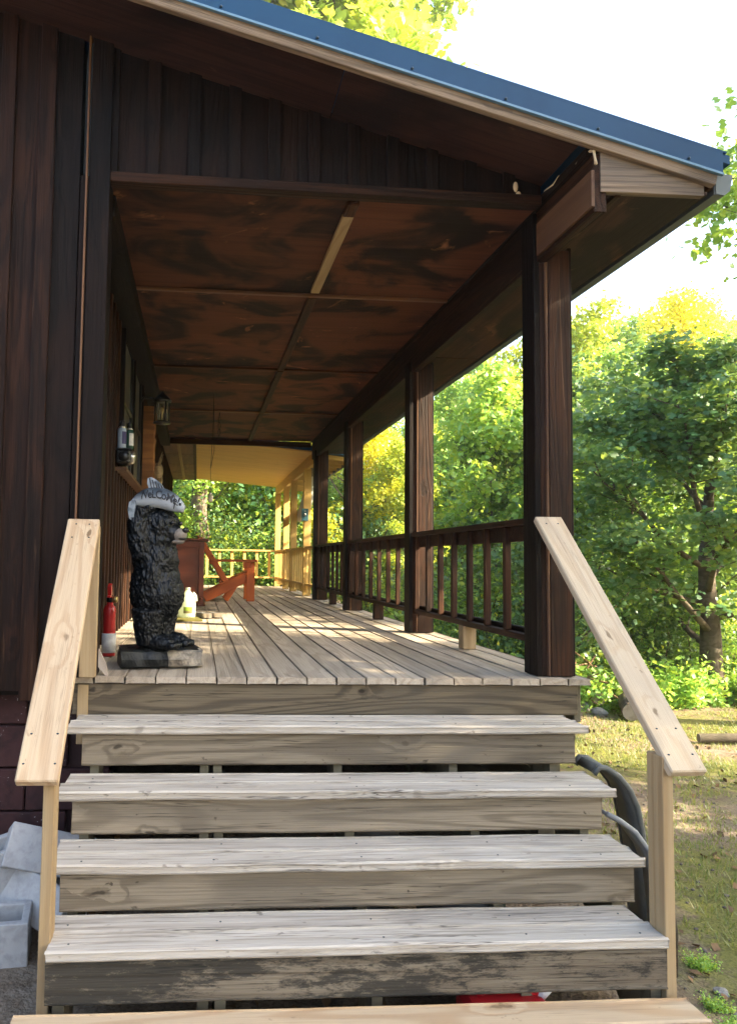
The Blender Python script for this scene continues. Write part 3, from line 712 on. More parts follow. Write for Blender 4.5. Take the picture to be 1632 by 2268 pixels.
Mp = Matrix.Translation((-.465, .14, DZ+.077)) @ Matrix.Rotation(R(-28), 4, 'Y') @ Matrix.Rotation(R(90), 4, 'Y')
V, F = prism([(-.09, -.012), (-.08, -.022), (.03, -.020), (.09, -.006), (.092, .004), (.04, .020), (-.08, .022), (-.092, .01)], -.011, .011)
MB().add(V, F).build('shaft', 'drift_wood', pd, Mp)
mt = MB().box((0, 0, .008), (.27, .34, .016)).build('sponge_mat', 'mat_olive', None, Matrix.Translation((-.10, 3.50, DZ)) @ Matrix.Rotation(R(8), 4, 'Z'))
tag(mt, 'olive mat lying under the white gallon jug', 'mat')
def jug(x, y, lab, lbl):
    j = thing('water_jug', lbl, 'jug', (x, y, DZ+.017))
    MB().lathe([(.066, 0), (.074, .008), (.076, .05), (.076, .13), (.072, .165), (.055, .205), (.034, .235), (.022, .25), (.02, .275)], 26, sx=1, sy=1).build('bottle', 'jug_plastic', j, None, True)
    MB().lathe([(.0225, .258), (.0225, .278)], 16).build('neck_ring', 'jug_plastic', j, None, True)
    MB().tube([(.05, .03, .23), (.075, .045, .2), (.082, .05, .15)], .012, 8).build('handle', 'jug_plastic', j, None, True)
    if lab:
        V = []; F = []; n = 8
        for i in range(n+1):
            a = R(-118+i*8); V += [(.0772*math.cos(a), .0772*math.sin(a), .04), (.0772*math.cos(a), .0772*math.sin(a), .066), (.0772*math.cos(a), .0772*math.sin(a), .1)]
        for i in range(n): F += [(i*3, i*3+3, i*3+4, i*3+1)]
        MB().add(V, F).build('label_foot', 'label_brown', j, None, True)
        MB().add(V, [(i*3+1, i*3+4, i*3+5, i*3+2) for i in range(n)]).build('label', 'label_green', j, None, True)
jug(-.085, 3.62, True, 'clear plastic gallon jug with green label on deck')
jug(-.21, 3.68, False, 'second plastic gallon jug half hidden behind the bear')
for (x, y, r, l) in ((.035, 3.80, .05, 'small steel pet bowl touching the gallon jug'), (.10, 3.70, .055, 'steel pet bowl standing between two other bowls'), (.20, 3.78, .06, 'steel pet bowl on bare deck, outermost of three')):
    b = thing('pet_bowl', l, 'bowl', (x, y, DZ+.001), 0, 'steel pet bowls beside the jug')
    MB().lathe([(r*.72, 0), (r*.9, .004), (r, .05), (r*1.08, .052), (r*.95, .05), (r*.8, .012)], 22).build('dish', 'steel', b, None, True)
    MB().lathe([(r*.92, -.0005), (r*.92, .006)], 20).build('rubber_foot', 'lantern_black', b, None, True)
# cabinet
cb = thing('cabinet', 'dark reddish brown wooden cabinet standing against cabin wall', 'cabinet', (-.2, 5.85, DZ))
MB().box((-.01, .1, .405), (.58, .62, .78)).build('body', 'red_wood', cb); MB().box((.0, .09, .808), (.66, .70, .026)).build('top', 'red_wood', cb)
for xx in (-.27, .25): MB().box((xx, -.217, .40), (.06, .018, .76)).build('stile', 'red_wood', cb)
for zz in (.05, .75): MB().box((-.01, -.216, zz), (.455, .016, .07)).build('rail', 'red_wood', cb)
MB().box((.0, .1, .0075), (.60, .60, .015)).build('plinth', 'red_wood', cb); MB().ball((.25, -.235, .09), .018, 10, 8).build('knob', 'red_wood', cb, None, True)
# adirondack chair facing +x
ch = thing('adirondack_chair', 'orange wooden slatted armchair facing the porch railing', 'chair', (.10, 6.85, DZ))
def cbd(name, p0, p1, w, t, d): return board(name, Vector((.10, 6.85, DZ))+Vector(p0), Vector((.10, 6.85, DZ))+Vector(p1), w, t, d, 'orange_wood', ch, .004)
for yy in (0, .56):
    cbd('stringer', (.0, yy, .04), (.58, yy, .33), .13, .024, Z)
    cbd('front_leg', (.635, yy+(-.024 if yy == 0 else .024), .001), (.635, yy+(-.024 if yy == 0 else .024), .54), .11, .024, X)
    cbd('arm', (.06, yy+(-.05 if yy == 0 else .05), .556), (.72, yy+(-.05 if yy == 0 else .05), .560), .13, .034, Y)
    cbd('back_leg', (.30, yy+.03, .005), (.42, yy+.03, .2), .07, .024, X)
    cbd('arm_bracket', (.60, yy+(-.05 if yy == 0 else .05), .45), (.60, yy+(-.05 if yy == 0 else .05), .54), .06, .024, X)
for yy in (.005, .555): cbd('back_frame', (.31, yy, .25), (-.075, yy, .86), .075, .03, X)
for q in range(7): cbd('seat_slat', (.24+q*.056, -.012, .245+q*.026), (.24+q*.056, .572, .245+q*.026), .05, .02, (1, 0, .46))
for q in range(6):
    h = .06*math.sin(math.pi*(q+.5)/6); cbd('back_slat', (.27, .045+q*.094, .24), (-.08-.4*h, .045+q*.094, .84+h), .08, .02, Y)
cbd('back_brace', (.085, -.08, .53), (.085, .64, .53), .05, .03, Z); cbd('back_brace', (.22, .0, .27), (.22, .56, .27), .05, .03, Z); cbd('front_apron', (.61, .012, .31), (.61, .548, .31), .09, .022, Z)
# lantern
ln = thing('wall_lantern', 'black wall lantern with clear glass on cabin side wall', 'lantern', (-.385, 3.9, 3.05))
MB().lathe([(.085, 0), (.088, .012), (.075, .02)], 20).build('base', 'lantern_black', ln, None, True)
MB().lathe([(.062, .02), (.066, .10), (.062, .22)], 20).build('glass', 'lantern_glass', ln, None, True)
MB().lathe([(.09, .22), (.092, .236), (.06, .275), (.03, .295), (.012, .325)], 20).build('cap', 'lantern_black', ln, None, True)
for a in (0, 90, 180, 270): MB().tube([(.078*math.cos(R(a+30)), .078*math.sin(R(a+30)), .01), (.078*math.cos(R(a+30)), .078*math.sin(R(a+30)), .23)], .009, 8).build('bar', 'lantern_black', ln, None, True)
MB().lathe([(.008, .02), (.008, .09), (.016, .11), (.02, .14), (.012, .165)], 12).build('bulb', 'brass', ln, None, True)
MB().tube([(-.245, .0, .17), (-.18, 0, .26), (-.08, 0, .25)], .014, 8).build('arm', 'lantern_black', ln, None, True); MB().box((-.24, 0, .17), (.02, .1, .2)).build('wall_plate', 'lantern_black', ln)
# live-edge slab
mb = MB(); V = []; F = []; n = 22
for i in range(n+1):
    z = .86*i/n; w = .07+.045*noise.noise((z*5, 2, 1))+.02*noise.noise((z*17, 5, 3))
    V += [(0, -.02, z), (w+.07, -.025, z), (w+.085, .0, z), (w+.07, .04, z), (0, .05, z)]
for i in range(n):
    for j in range(5): F.append((i*5+j, i*5+(j+1) % 5, (i+1)*5+(j+1) % 5, (i+1)*5+j))
F += [(4, 3, 2, 1, 0), tuple(n*5+j for j in range(5))]
sl = mb.add(V, F).build('edge_slab', 'slab_wood', None, Matrix.Translation((WX+.01, 4.1, 2.40)))
tag(sl, 'rough live edge wood slab hung upright below the lantern', 'wood slab')
# spray cans on a black wall shelf
sh = thing('wall_shelf', 'black rounded wall shelf carrying two spray cans', 'shelf', (-.545, 1.88, 2.375))
MB().box((.0, 0, .055), (.10, .15, .10)).build('box', 'black_paint', sh); MB().ball((.005, -.075, .055), (.042, .02, .042), 16, 10).build('dial', 'lantern_black', sh, None, True)
MB().ball((.055, .02, .06), (.03, .05, .05), 12, 8).build('side_dome', 'steel', sh, None, True); MB().box((0, 0, .109), (.115, .17, .010)).build('ledge', 'black_paint', sh)
for (dx, dy, m1, m2, lb) in ((-.015, -.035, 'label_paleblue', 'label_blue', 'pale blue spray can with dark cap on wall shelf'), (.03, .035, 'can_green', 'label_white', 'dark green spray can with white label on wall shelf')):
    c = thing('spray_can', lb, 'spray can', (-.545+dx, 1.88+dy, 2.49), 0, 'spray cans on the wall shelf')
    MB().lathe([(.030, 0), (.032, .004), (.032, .135), (.029, .146)], 20).build('can', m1, c, None, True)
    MB().lathe([(.029, .146), (.018, .162), (.016, .164)], 18).build('shoulder', 'steel', c, None, True)
    MB().lathe([(.019, .160), (.019, .195), (.015, .2)], 16).build('cap', 'black_paint', c, None, True)
    V = []; n = 8
    for i in range(n+1):
        a = R(-85+i*13); V += [(.0326*math.cos(a), .0326*math.sin(a), .03), (.0326*math.cos(a), .0326*math.sin(a), .12)]
    MB().add(V, [(i*2, i*2+2, i*2+3, i*2+1) for i in range(n)]).build('label', m2, c, None, True)
# bone ornament
bo = thing('skull_ornament', 'pale bone skull ornament hung on dark side wall', 'ornament', (-.47, 5.0, 2.58))
MB().ball((.0, 0, .12), (.06, .07, .10), 14, 10).ball((.02, 0, .02), (.035, .04, .09), 12, 8).build('skull', 'bone', bo, None, True)
for s in (-1, 1): MB().tube([(0, s*.05, .18), (.03, s*.11, .26), (.05, s*.10, .33)], [.012, .01, .005], 7).build('horn', 'bone', bo, None, True)
MB().box((-.085, 0, .1), (.05, .16, .3)).build('backing', 'dark_stain', bo)
# hanging wire and hook
hw = thing('hanging_wire', 'thin looped wire hanging from porch ceiling with white feeder', 'wire', (.14, 4.6, 3.55))
MB().tube([(0, 0, .01), (.0, 0, -.35), (-.012, .0, -.7), (-.02, 0, -.85)], .0028, 5).tube([(0, 0, .0), (.012, 0, -.5), (.015, .0, -.65), (-.02, 0, -.86)], .0028, 5).tube([(-.02, 0, -.85), (-.015, .0, -1.12)], .0025, 5).build('wire', 'wire', hw)
MB().lathe([(.012, -1.22), (.03, -1.20), (.032, -1.165), (.018, -1.13), (.006, -1.11)], 14, (-.015, 0, 0)).build('feeder', 'white_cloth', hw, None, True)
hk = thing('ceiling_hook', 'black chain links hanging from the porch ceiling', 'chain', (.235, 5.7, 3.55))
MB().tube([(0, 0, .01), (0, 0, -.06)], .006, 6).build('eye_bolt', 'wire', hk)
for q in range(3):
    pts = [(.014*math.cos(R(a)) if q % 2 else 0, 0 if q % 2 else .014*math.cos(R(a)), -.10-q*.082+.048*math.sin(R(a))) for a in range(0, 361, 30)]
    if q % 2 == 0: pts = [(.012*math.cos(R(a)), .004, -.10-q*.082+.046*math.sin(R(a))) for a in range(0, 361, 30)]
    MB().tube(pts, .0055, 6, False).build('link', 'wire', hk, None, True)

# ------------------------------------------------------------------ yard things
def cmu():
    xs = [-.195, -.163, -.016, .016, .163, .195]; ys_ = [-.095, -.063, .063, .095]; V = []; F = []; ix = {}
    def vid(i, j, k):
        if (i, j, k) not in ix: ix[(i, j, k)] = len(V); V.append((xs[i], ys_[j], k*.19))
        return ix[(i, j, k)]
    solid = lambda i, j: 0 <= i < 5 and 0 <= j < 3 and not (j == 1 and i in (1, 3))
    for i in range(5):
        for j in range(3):
            if not solid(i, j): continue
            F.append((vid(i, j, 1), vid(i+1, j, 1), vid(i+1, j+1, 1), vid(i, j+1, 1))); F.append((vid(i, j, 0), vid(i, j+1, 0), vid(i+1, j+1, 0), vid(i+1, j, 0)))
            if not solid(i-1, j): F.append((vid(i, j, 0), vid(i, j, 1), vid(i, j+1, 1), vid(i, j+1, 0)))
            if not solid(i+1, j): F.append((vid(i+1, j, 0), vid(i+1, j+1, 0), vid(i+1, j+1, 1), vid(i+1, j, 1)))
            if not solid(i, j-1): F.append((vid(i, j, 0), vid(i+1, j, 0), vid(i+1, j, 1), vid(i, j, 1)))
            if not solid(i, j+1): F.append((vid(i, j+1, 0), vid(i, j+1, 1), vid(i+1, j+1, 1), vid(i+1, j+1, 0)))
    me = bpy.data.meshes.new('concrete_block'); me.from_pydata(V, [], F); me.materials.append(MATS['concrete']); me.update()
    bm = bmesh.new(); bm.from_mesh(me); bmesh.ops.bevel(bm, geom=list(bm.edges), offset=.004, segments=1, affect='EDGES'); bm.to_mesh(me); bm.free(); return me
cm = cmu()
CB = [((-.875, -.20, .0), (R(5), R(0), R(7)), 'pale concrete block standing in front of the block heap, hollows facing up'),
      ((-.95, .04, .17), (R(4), R(-12), R(22)), 'hollow concrete block lying tilted on top of the heap'),
      ((-.70, -.04, .08), (R(-24), R(10), R(-34)), 'concrete block wedged between the steps and other blocks'),
      ((-.68, .03, .24), (R(-28), R(16), R(12)), 'concrete block leaning on maroon foundation behind the heap')]
for (l, r, lb) in CB:
    o = bpy.data.objects.new('loose_block', cm)
    M = Matrix.Translation(l) @ Matrix.Rotation(r[2], 4, 'Z') @ Matrix.Rotation(r[1], 4, 'Y') @ Matrix.Rotation(r[0], 4, 'X')
    link(o, M); tag(o, lb, 'concrete block', 'loose blocks by the steps')
o0 = bpy.data.objects[ 'loose_block']
# curved plastic tub leaning by the steps
def shell(prof, y0, y1, t, taper=.0):
    V = []; F = []; n = len(prof); P = [Vector((p[0], 0, p[1])) for p in prof]; off = []
    for i in range(n):
        d = (P[min(i+1, n-1)]-P[max(i-1, 0)]).normalized(); off.append(Vector((-d.z, 0, d.x))*t)
    for (yy, tt) in ((y0, 0), (y1, 1)):
        for i in range(n):
            w = (y0+y1)/2+(yy-(y0+y1)/2)*(1-taper*i/n)
            a = P[i]; b = P[i]+off[i]; V += [(a.x, w, a.z), (b.x, w, b.z)]
    m = 2*n
    for i in range(n-1):
        a = 2*i; F += [(a, a+2, m+a+2, m+a), (a+1, m+a+1, m+a+3, a+3), (a, a+1, a+3, a+2), (m+a, m+a+2, m+a+3, m+a+1)]
    F += [(0, m, m+1, 1), (2*n-2, 2*n-1, m+2*n-1, m+2*n-2)]
    return MB().add(V, F)
tub = thing('plastic_tub', 'dark grey curved plastic tub leaning beside the steps', 'tub', (2.0, -.1, 0))
pr = [(1.80, .735), (1.825, .765), (1.86, .762), (1.92, .725), (1.975, .66), (2.01, .58), (2.03, .48), (2.045, .36), (2.06, .22), (2.075, .08), (2.08, .0)]
pr = [(p[0]+.075, p[1]) for p in pr]
part('wall', shell(pr, -.10, .06, -.018), 'tub_plastic', tub, True)
part('rim', MB().tube([(p[0], -.10, p[1]-.008) for p in pr], .014, 10), 'tub_plastic', tub, True); part('rim', MB().tube([(p[0], .08, p[1]-.008) for p in pr], .017, 10), 'tub_plastic', tub, True)
tub2 = thing('plastic_tub', 'lighter grey curved plastic tray tucked behind the dark tub', 'tray', (1.9, -.3, 0))
pr = [(1.70, .63), (1.76, .60), (1.83, .55), (1.89, .47), (1.93, .37), (1.95, .2), (1.955, .0)]
pr = [(p[0]+.10, p[1]) for p in pr]
part('wall', shell(pr, -.34, -.24, -.014), 'tub_pale', tub2, True); part('rim', MB().tube([(p[0], -.34, p[1]-.006) for p in pr], .012, 8), 'tub_pale', tub2, True)
st = MB().tube([(2.02, -.46, .0), (2.0, -.5, .2), (1.965, -.52, .36)], [.012, .011, .009], 7).build('branch', 'bark', None, None, True); tag(st, 'thin bare stick leaning behind stair rail post', 'stick')
def bucket(x, y, r, h, mat, lb, rz=0):
    b = thing('bucket', lb, 'bucket', (x, y, 0))
    MB().lathe([(r*.82, 0), (r, h), (r*1.05, h), (r*1.05, h-.02), (r*.97, h-.02), (r*.97, h), (r*.8, .01)], 24).build('pail', mat, b, None, True)
    MB().tube([(r*1.05*math.cos(R(a)), r*1.05*math.sin(R(a)), h*.78+.03*math.sin(R(a*2))) for a in range(0, 181, 20)], .004, 6).build('handle', 'steel', b, None, True)
bucket(1.12, -.40, .19, .47, 'bucket_white', 'white plastic bucket under the steps')
bucket(.68, -.40, .15, .46, 'bucket_grey', 'dull grey bucket under the steps')
bucket(1.30, -.1, .15, .36, 'bin_green', 'dark green pail deep under the steps')
bucket(.85, .02, .13, .6, 'bucket_white', 'tall white pail deep under the porch')
gc = thing('gas_can', 'red plastic fuel can lying under lowest steps', 'fuel can', (1.12, -.86, 0))
MB().box((0, 0, .085), (.30, .17, .17)).build('body', 'can_red', gc); MB().tube([(-.1, 0, .17), (-.04, 0, .205), (.06, 0, .205), (.12, 0, .17)], .014, 8).build('handle', 'can_red', gc, None, True)
MB().tube([(.13, 0, .16), (.17, 0, .20)], .02, 10).build('spout', 'label_white', gc, None, True)

# ------------------------------------------------------------------ vegetation
def leaf_mesh(name, P, D, size, mat, rng, shape='kite', flat=.55):
    """P: leaf positions, D: outward directions; every leaf is a small folded blade"""
    n = len(P)
    nrm = rng.normal(0, 1, (n, 3))*.75 + D*.35 + np.array([0, 0, flat]); nrm /= np.linalg.norm(nrm, axis=1)[:, None]
    a = rng.normal(0, 1, (n, 3))+D*.6-np.array([0, 0, .3]); a -= nrm*(a*nrm).sum(1)[:, None]; a /= np.linalg.norm(a, axis=1)[:, None]
    b = np.cross(nrm, a); s = size*rng.uniform(.6, 1.3, n)[:, None]
    if shape == 'kite':
        T = [(-.5, 0, 0), (-.02, .36, .07), (.5, 0, -.04), (-.02, -.36, .07)]; FC = [(0, 2, 1), (0, 3, 2)]
    else:   # lobed, maple like
        T = [(-.45, 0, 0), (-.25, .42, .04), (.05, .2, .03), (.18, .46, -.02), (.5, 0, -.05), (.18, -.46, -.02), (.05, -.2, .03), (-.25, -.42, .04)]
        FC = [(0, 2, 1), (0, 4, 2), (2, 4, 3), (0, 6, 4), (0, 7, 6), (6, 5, 4)]
    k = len(T); V = np.empty((n, k, 3))
    for i, (u, v, w) in enumerate(T): V[:, i] = P+s*(a*u+b*v+nrm*w)
    base = np.arange(n)[:, None]*k
    F = np.concatenate([base+np.array(f)[None] for f in FC], 0) if False else (base[:, None, :]+np.array(FC)[None]).reshape(-1, 3)
    me = bpy.data.meshes.new(name); me.vertices.add(n*k); me.vertices.foreach_set('co', V.astype(np.float32).ravel())
    m = len(F); me.loops.add(m*3); me.loops.foreach_set('vertex_index', F.astype(np.int32).ravel()); me.polygons.add(m)
    me.polygons.foreach_set('loop_start', np.arange(m, dtype=np.int32)*3); me.polygons.foreach_set('loop_total', np.full(m, 3, np.int32))
    me.update(calc_edges=True); me.materials.append(MATS[mat]); return me
def grow(seed, H, r0, crown_lo, spread, nlimb, nsub, lean=(0, 0), twist=.25):
    """trunk and limbs as tubes; returns builder and twig points with directions"""
    rd = random.Random(seed); mb = MB(); pts = []; dirs = []
    path = []; x = y = 0.
    for i in range(9):
        t = i/8; path.append(Vector((x+lean[0]*t*t*H, y+lean[1]*t*t*H, H*.92*t))); x += rd.uniform(-1, 1)*.02*H*twist*2; y += rd.uniform(-1, 1)*.02*H*twist*2
    mb.tube([path[0]-Vector((0, 0, .3))]+path, [r0*1.35, r0*1.15]+[r0*(1-.85*i/8) for i in range(1, 9)], 8)
    def at(t):
        q = t*8; i = min(7, int(q)); return path[i].lerp(path[i+1], q-i)
    for k in range(nlimb):
        t = crown_lo+(1-crown_lo)*((k+.5)/nlimb)**.9; p = at(min(t, .99)); az = k*2.4+rd.uniform(-.5, .5)
        L = spread*(1.05-.55*abs((t-crown_lo)/(1-crown_lo)-.35))*rd.uniform(.75, 1.15); el = R(10+50*(t-crown_lo)/(1-crown_lo)+rd.uniform(-12, 15))
        d = Vector((math.cos(az)*math.cos(el), math.sin(az)*math.cos(el), math.sin(el))); P = [p]; c = p.copy(); n = 6
        for i in range(n):
            d = (d+Vector((rd.uniform(-1, 1), rd.uniform(-1, 1), rd.uniform(-.5, .7)))*.16).normalized(); c = c+d*L/n; P.append(c.copy())
        rr = max(.008, r0*.42*(1-.6*t)); mb.tube(P, [rr*(1-.85*i/n) for i in range(n+1)], 6)
        for j in range(nsub):
            u = .25+.75*(j+rd.random())/nsub; q = u*n; i = min(n-1, int(q)); s0 = P[i].lerp(P[i+1], q-i)
            d2 = ((P[i+1]-P[i]).normalized()*.7+Vector((rd.uniform(-1, 1), rd.uniform(-1, 1), rd.uniform(-.45, .75)))).normalized()
            l2 = L*.42*rd.uniform(.5, 1.1)*(1.15-.5*u); Q = [s0+d2*l2*f+Vector((0, 0, -.06*l2*f*f)) for f in (0, .5, 1)]
            mb.tube(Q, [rr*.3, rr*.2, rr*.07], 4, False)
            for f in (.3, .5, .65, .8, .95, 1.05): pts.append(s0+d2*l2*f); dirs.append(d2)
        for f in (.6, .75, .9, 1.): pts.append(P[int(f*n)]); dirs.append(d)
    return mb, np.array([tuple(p) for p in pts]), np.array([tuple(p) for p in dirs])
def tree_proto(seed, H, r0, lo, spread, nlimb, nsub, nleaf, size, sig, lmat, shape='kite', lean=(0, 0)):
    rng = np.random.default_rng(seed); mb, P, D = grow(seed, H, r0, lo, spread, nlimb, nsub, lean)
    w = rng.uniform(.2, 1., len(P))**1.5; w /= w.sum(); k = rng.choice(len(P), nleaf, p=w)
    Q = P[k]+rng.normal(0, 1, (nleaf, 3))*np.array([sig, sig, sig*.55])
    crown = leaf_mesh('crown', Q, D[k], size, lmat, rng, shape)
    tm = bpy.data.meshes.new('trunk'); tm.from_pydata(mb.v, [], mb.f); tm.materials.append(MATS['bark']); tm.polygons.foreach_set('use_smooth', [True]*len(tm.polygons)); tm.update()
    return tm, crown
def recol(me, mat):
    m = me.copy(); m.materials.clear(); m.materials.append(MATS[mat]); return m
def plant(name, proto, x, y, s, rz, label, cat, group=None, z=None, parts=('trunk', 'crown'), sz=1.):
    t = thing(name, label, cat, group=group)
    M = Matrix.Translation((x, y, gz(x, y)-.02 if z is None else z)) @ Matrix.Rotation(rz, 4, 'Z') @ Matrix.Diagonal((s, s, s*sz, 1))
    t.matrix_basis = M; W[t] = M
    for nm, me in zip(parts, proto): link(bpy.data.objects.new(nm, me), M, t)
    return t
rd = random.Random(11)
NEAR = tree_proto(21, 7.2, .21, .16, 3.3, 20, 9, 24000, .125, .20, 'leaf_dark', 'lobed')
NEAR2 = tree_proto(22, 9.0, .18, .30, 3.6, 20, 9, 20000, .13, .22, 'leaf_green', 'lobed')
TALL = tree_proto(23, 19, .24, .5, 5.2, 20, 10, 16000, .30, .36, 'leaf_tall', 'lobed')
FAR = [tree_proto(31, 9, .14, .12, 3.2, 18, 8, 18000, .17, .30, 'leaf_lime'), tree_proto(32, 10, .16, .15, 3.5, 18, 8, 18000, .17, .32, 'leaf_green'),
       tree_proto(33, 8, .13, .10, 3.0, 18, 8, 17000, .16, .28, 'leaf_shrub')]
FARG = (FAR[0][0], recol(FAR[0][1], 'leaf_gold')); FARD = (FAR[1][0], recol(FAR[1][1], 'leaf_dark'))
def shrub_proto(seed, nst, h, nleaf, size, mat, sig=.14):
    r2 = random.Random(seed); rng = np.random.default_rng(seed); mb = MB(); P = []; D = []
    for i in range(nst):
        az = r2.uniform(0, 6.28); el = R(r2.uniform(35, 85)); d = Vector((math.cos(az)*math.cos(el), math.sin(az)*math.cos(el), math.sin(el))); L = h*r2.uniform(.6, 1.15)
        q = [Vector((r2.uniform(-.25, .25)*h, r2.uniform(-.25, .25)*h, -.05))]
        for j in range(4): d = (d+Vector((r2.uniform(-1, 1), r2.uniform(-1, 1), r2.uniform(-.7, .4)))*.22).normalized(); q.append(q[-1]+d*L/4)
        mb.tube(q, [.014*h, .011*h, .009*h, .006*h, .003*h], 5, False)
        for f in range(1, 5):
            for g in (.25, .6, 1.): P.append(q[f-1].lerp(q[f], g)); D.append(d.copy())
    P = np.array([tuple(p) for p in P]); D = np.array([tuple(p) for p in D]); k = rng.integers(0, len(P), nleaf)
    Q = P[k]+rng.normal(0, sig*h, (nleaf, 3)); Q[:, 2] = np.abs(Q[:, 2])
    sm = bpy.data.meshes.new('stems'); sm.from_pydata(mb.v, [], mb.f); sm.materials.append(MATS['bark']); sm.update()
    return sm, leaf_mesh('foliage', Q, D[k], size, mat, rng)
SH = [shrub_proto(41, 18, 1.5, 8000, .08, 'leaf_shrub'), shrub_proto(42, 20, 1.9, 10000, .085, 'leaf_dark'), shrub_proto(43, 16, 1.3, 7000, .085, 'leaf_lime'), shrub_proto(44, 12, .55, 1600, .075, 'leaf_shrub')]
SP = ('stems', 'foliage')
def pol(px, dist):        # bearing as horizontal offset from the porch axis
    return (px*dist, dist-3.57)
plant('maple_tree', NEAR, 6.6, 5.7, .74, 1.2, 'dark green maple with leaning grey trunk at edge of the yard', 'tree', sz=.74)
plant('maple_tree', NEAR2, 8.8, 3.3, .92, .4, 'tall green maple whose boughs overhang the yard edge', 'tree')
plant('maple_tree', NEAR2, 9.6, -4.6, 1.05, 2.4, 'leafy maple shading the front steps from the sun', 'tree')  # out-of-frame blocker, added to keep direct sun off the steps
plant('maple_tree', NEAR2, 9.6, -1.5, .62, 3.3, 'smaller leafy maple shading the yard beside the steps', 'tree')  # added outside the view so the near yard falls in shade
plant('maple_tree', NEAR2, 12.6, -5.4, 1.15, 1.0, 'taller maple behind the one shading the steps', 'tree')  # second added crown, overlaps the first to make a denser sun blocker
plant('maple_tree', NEAR2, 9.0, -8.4, 1.0, 5.0, 'maple standing across the yard beyond the steps', 'tree')  # another added sun blocker, out of the camera's view
plant('poplar_tree', TALL, .22, 15.2, 1.0, 2.0, 'tall yellow leaved tree with thick trunk behind far deck end', 'tree')
plant('poplar_tree', TALL, 3.2, 17.5, 1.0, .3, 'tall yellow green tree rising above the blue roof', 'tree')
SAP = [tree_proto(51, 6.2, .045, .45, 1.5, 13, 6, 4200, .13, .2, 'leaf_green', 'lobed'), tree_proto(52, 7, .05, .5, 1.6, 13, 6, 4200, .13, .2, 'leaf_dark', 'lobed')]
for q in range(13):
    px = .40+.46*q/12+rd.uniform(-.015, .015); x, y = pol(px, rd.uniform(11.2, 13.4))
    plant('sapling', SAP[q % 2], x, y, rd.uniform(.55, .8), rd.uniform(0, 6.28), ('slender bright green sapling', 'slender dark green sapling')[q % 2]+' with bare lower stem at the woods edge', 'tree', ('bright', 'dark')[q % 2]+' saplings at the woods edge')
# woods on the slope: individual trees
kinds = [(FAR[0], 'lime green'), (FAR[1], 'mid green'), (FAR[2], 'soft green'), (FARG, 'golden yellow'), (FARD, 'deep green')]
k = 0
for ring, (dist, n, lo, hi, sc_) in enumerate(((15.5, 9, .02, .95, .40), (20, 13, -.08, .98, .50), (26, 15, -.1, .98, .54), (34, 17, -.1, .98, .60))):
    for i in range(n):
        px = lo+(hi-lo)*(i+rd.uniform(.2, .8))/n; dd = dist*rd.uniform(.93, 1.07); x, y = pol(px, dd)
        if ring == 0 and (x < 8 and y < 14.5): continue
        if x < 3.4 and y < 14.2: continue
        p, cn = kinds[[0, 2, 3, 0, 1, 0, 2, 3, 0, 1, 2][k % 11]]; k += 1
        plant('woodland_tree', p, x, y, sc_*rd.uniform(.72, 1.42)*(.9+.35*max(px, 0)), rd.uniform(0, 6.28), cn+' tree '+('at the foot of the wooded slope', 'a little way up the wooded slope', 'halfway up the wooded slope', 'on the crest of the wooded slope')[ring], 'tree', cn+' woodland trees, row %d' % ring)
# shrubs along the yard's edge and below the deck
sl = [('mid', 'leafy green shrub'), ('tall', 'tall dense dark shrub'), ('lime', 'yellow green shrub')]
i = 0
def shrub(x, y, s, where, wk):
    global i
    j = i % 3; i += 1
    plant('shrub', SH[j], x, y, s, rd.uniform(0, 6.28), sl[j][1]+' '+where, 'shrub', sl[j][0]+' shrubs '+wk, parts=SP)
for q in range(26):
    px = .30+.55*q/25; x, y = pol(px, 10.6+rd.uniform(-.5, 1.2)); 
    if x > 4.1: shrub(x, y, rd.uniform(.75, 1.15)*(1 if px < .5 else .62), 'where the bare yard meets the woods', 'at the yard')
for q in range(22):
    px = .1+.8*q/21; x, y = pol(px, 13.2+rd.uniform(-.7, .9))
    if x > 5.0: shrub(x, y, rd.uniform(1., 1.5), 'among the tree trunks behind the first shrubs', 'among trunks')
for q in range(15): shrub(4.1+rd.uniform(-.3, .9), 6.4+q*.5, rd.uniform(.5, .8), 'growing beside the dark porch railing', 'by railing')
for q in range(10): shrub(-1.5+q*.6, 15.4+rd.uniform(0, .9), rd.uniform(.9, 1.3), 'just behind the yellow end railing', 'behind end railing')
for q in range(11): shrub(-2+q*.9, 17.6+rd.uniform(0, .9), rd.uniform(1.6, 2.3), 'around the thick trunk past the deck', 'around trunk')
for q, px in enumerate(np.linspace(.46, .84, 12)):
    x, y = pol(px, 8.9+rd.uniform(-.25, .3)); plant('low_plant', SH[3], x, y, rd.uniform(.7, 1.15), rd.uniform(0, 6), 'low leafy plant in front of the woods beside the yard', 'plant', 'low plants along the yard edge', parts=SP)
for (x, y) in ((2.02, -.70), (2.16, -.42), (1.97, -.86)):
    plant('weed', SH[3], x, y, rd.uniform(.10, .15), rd.uniform(0, 6), 'small green weed sprouting in dirt beside the steps', 'weed', 'weeds beside the steps', parts=SP)

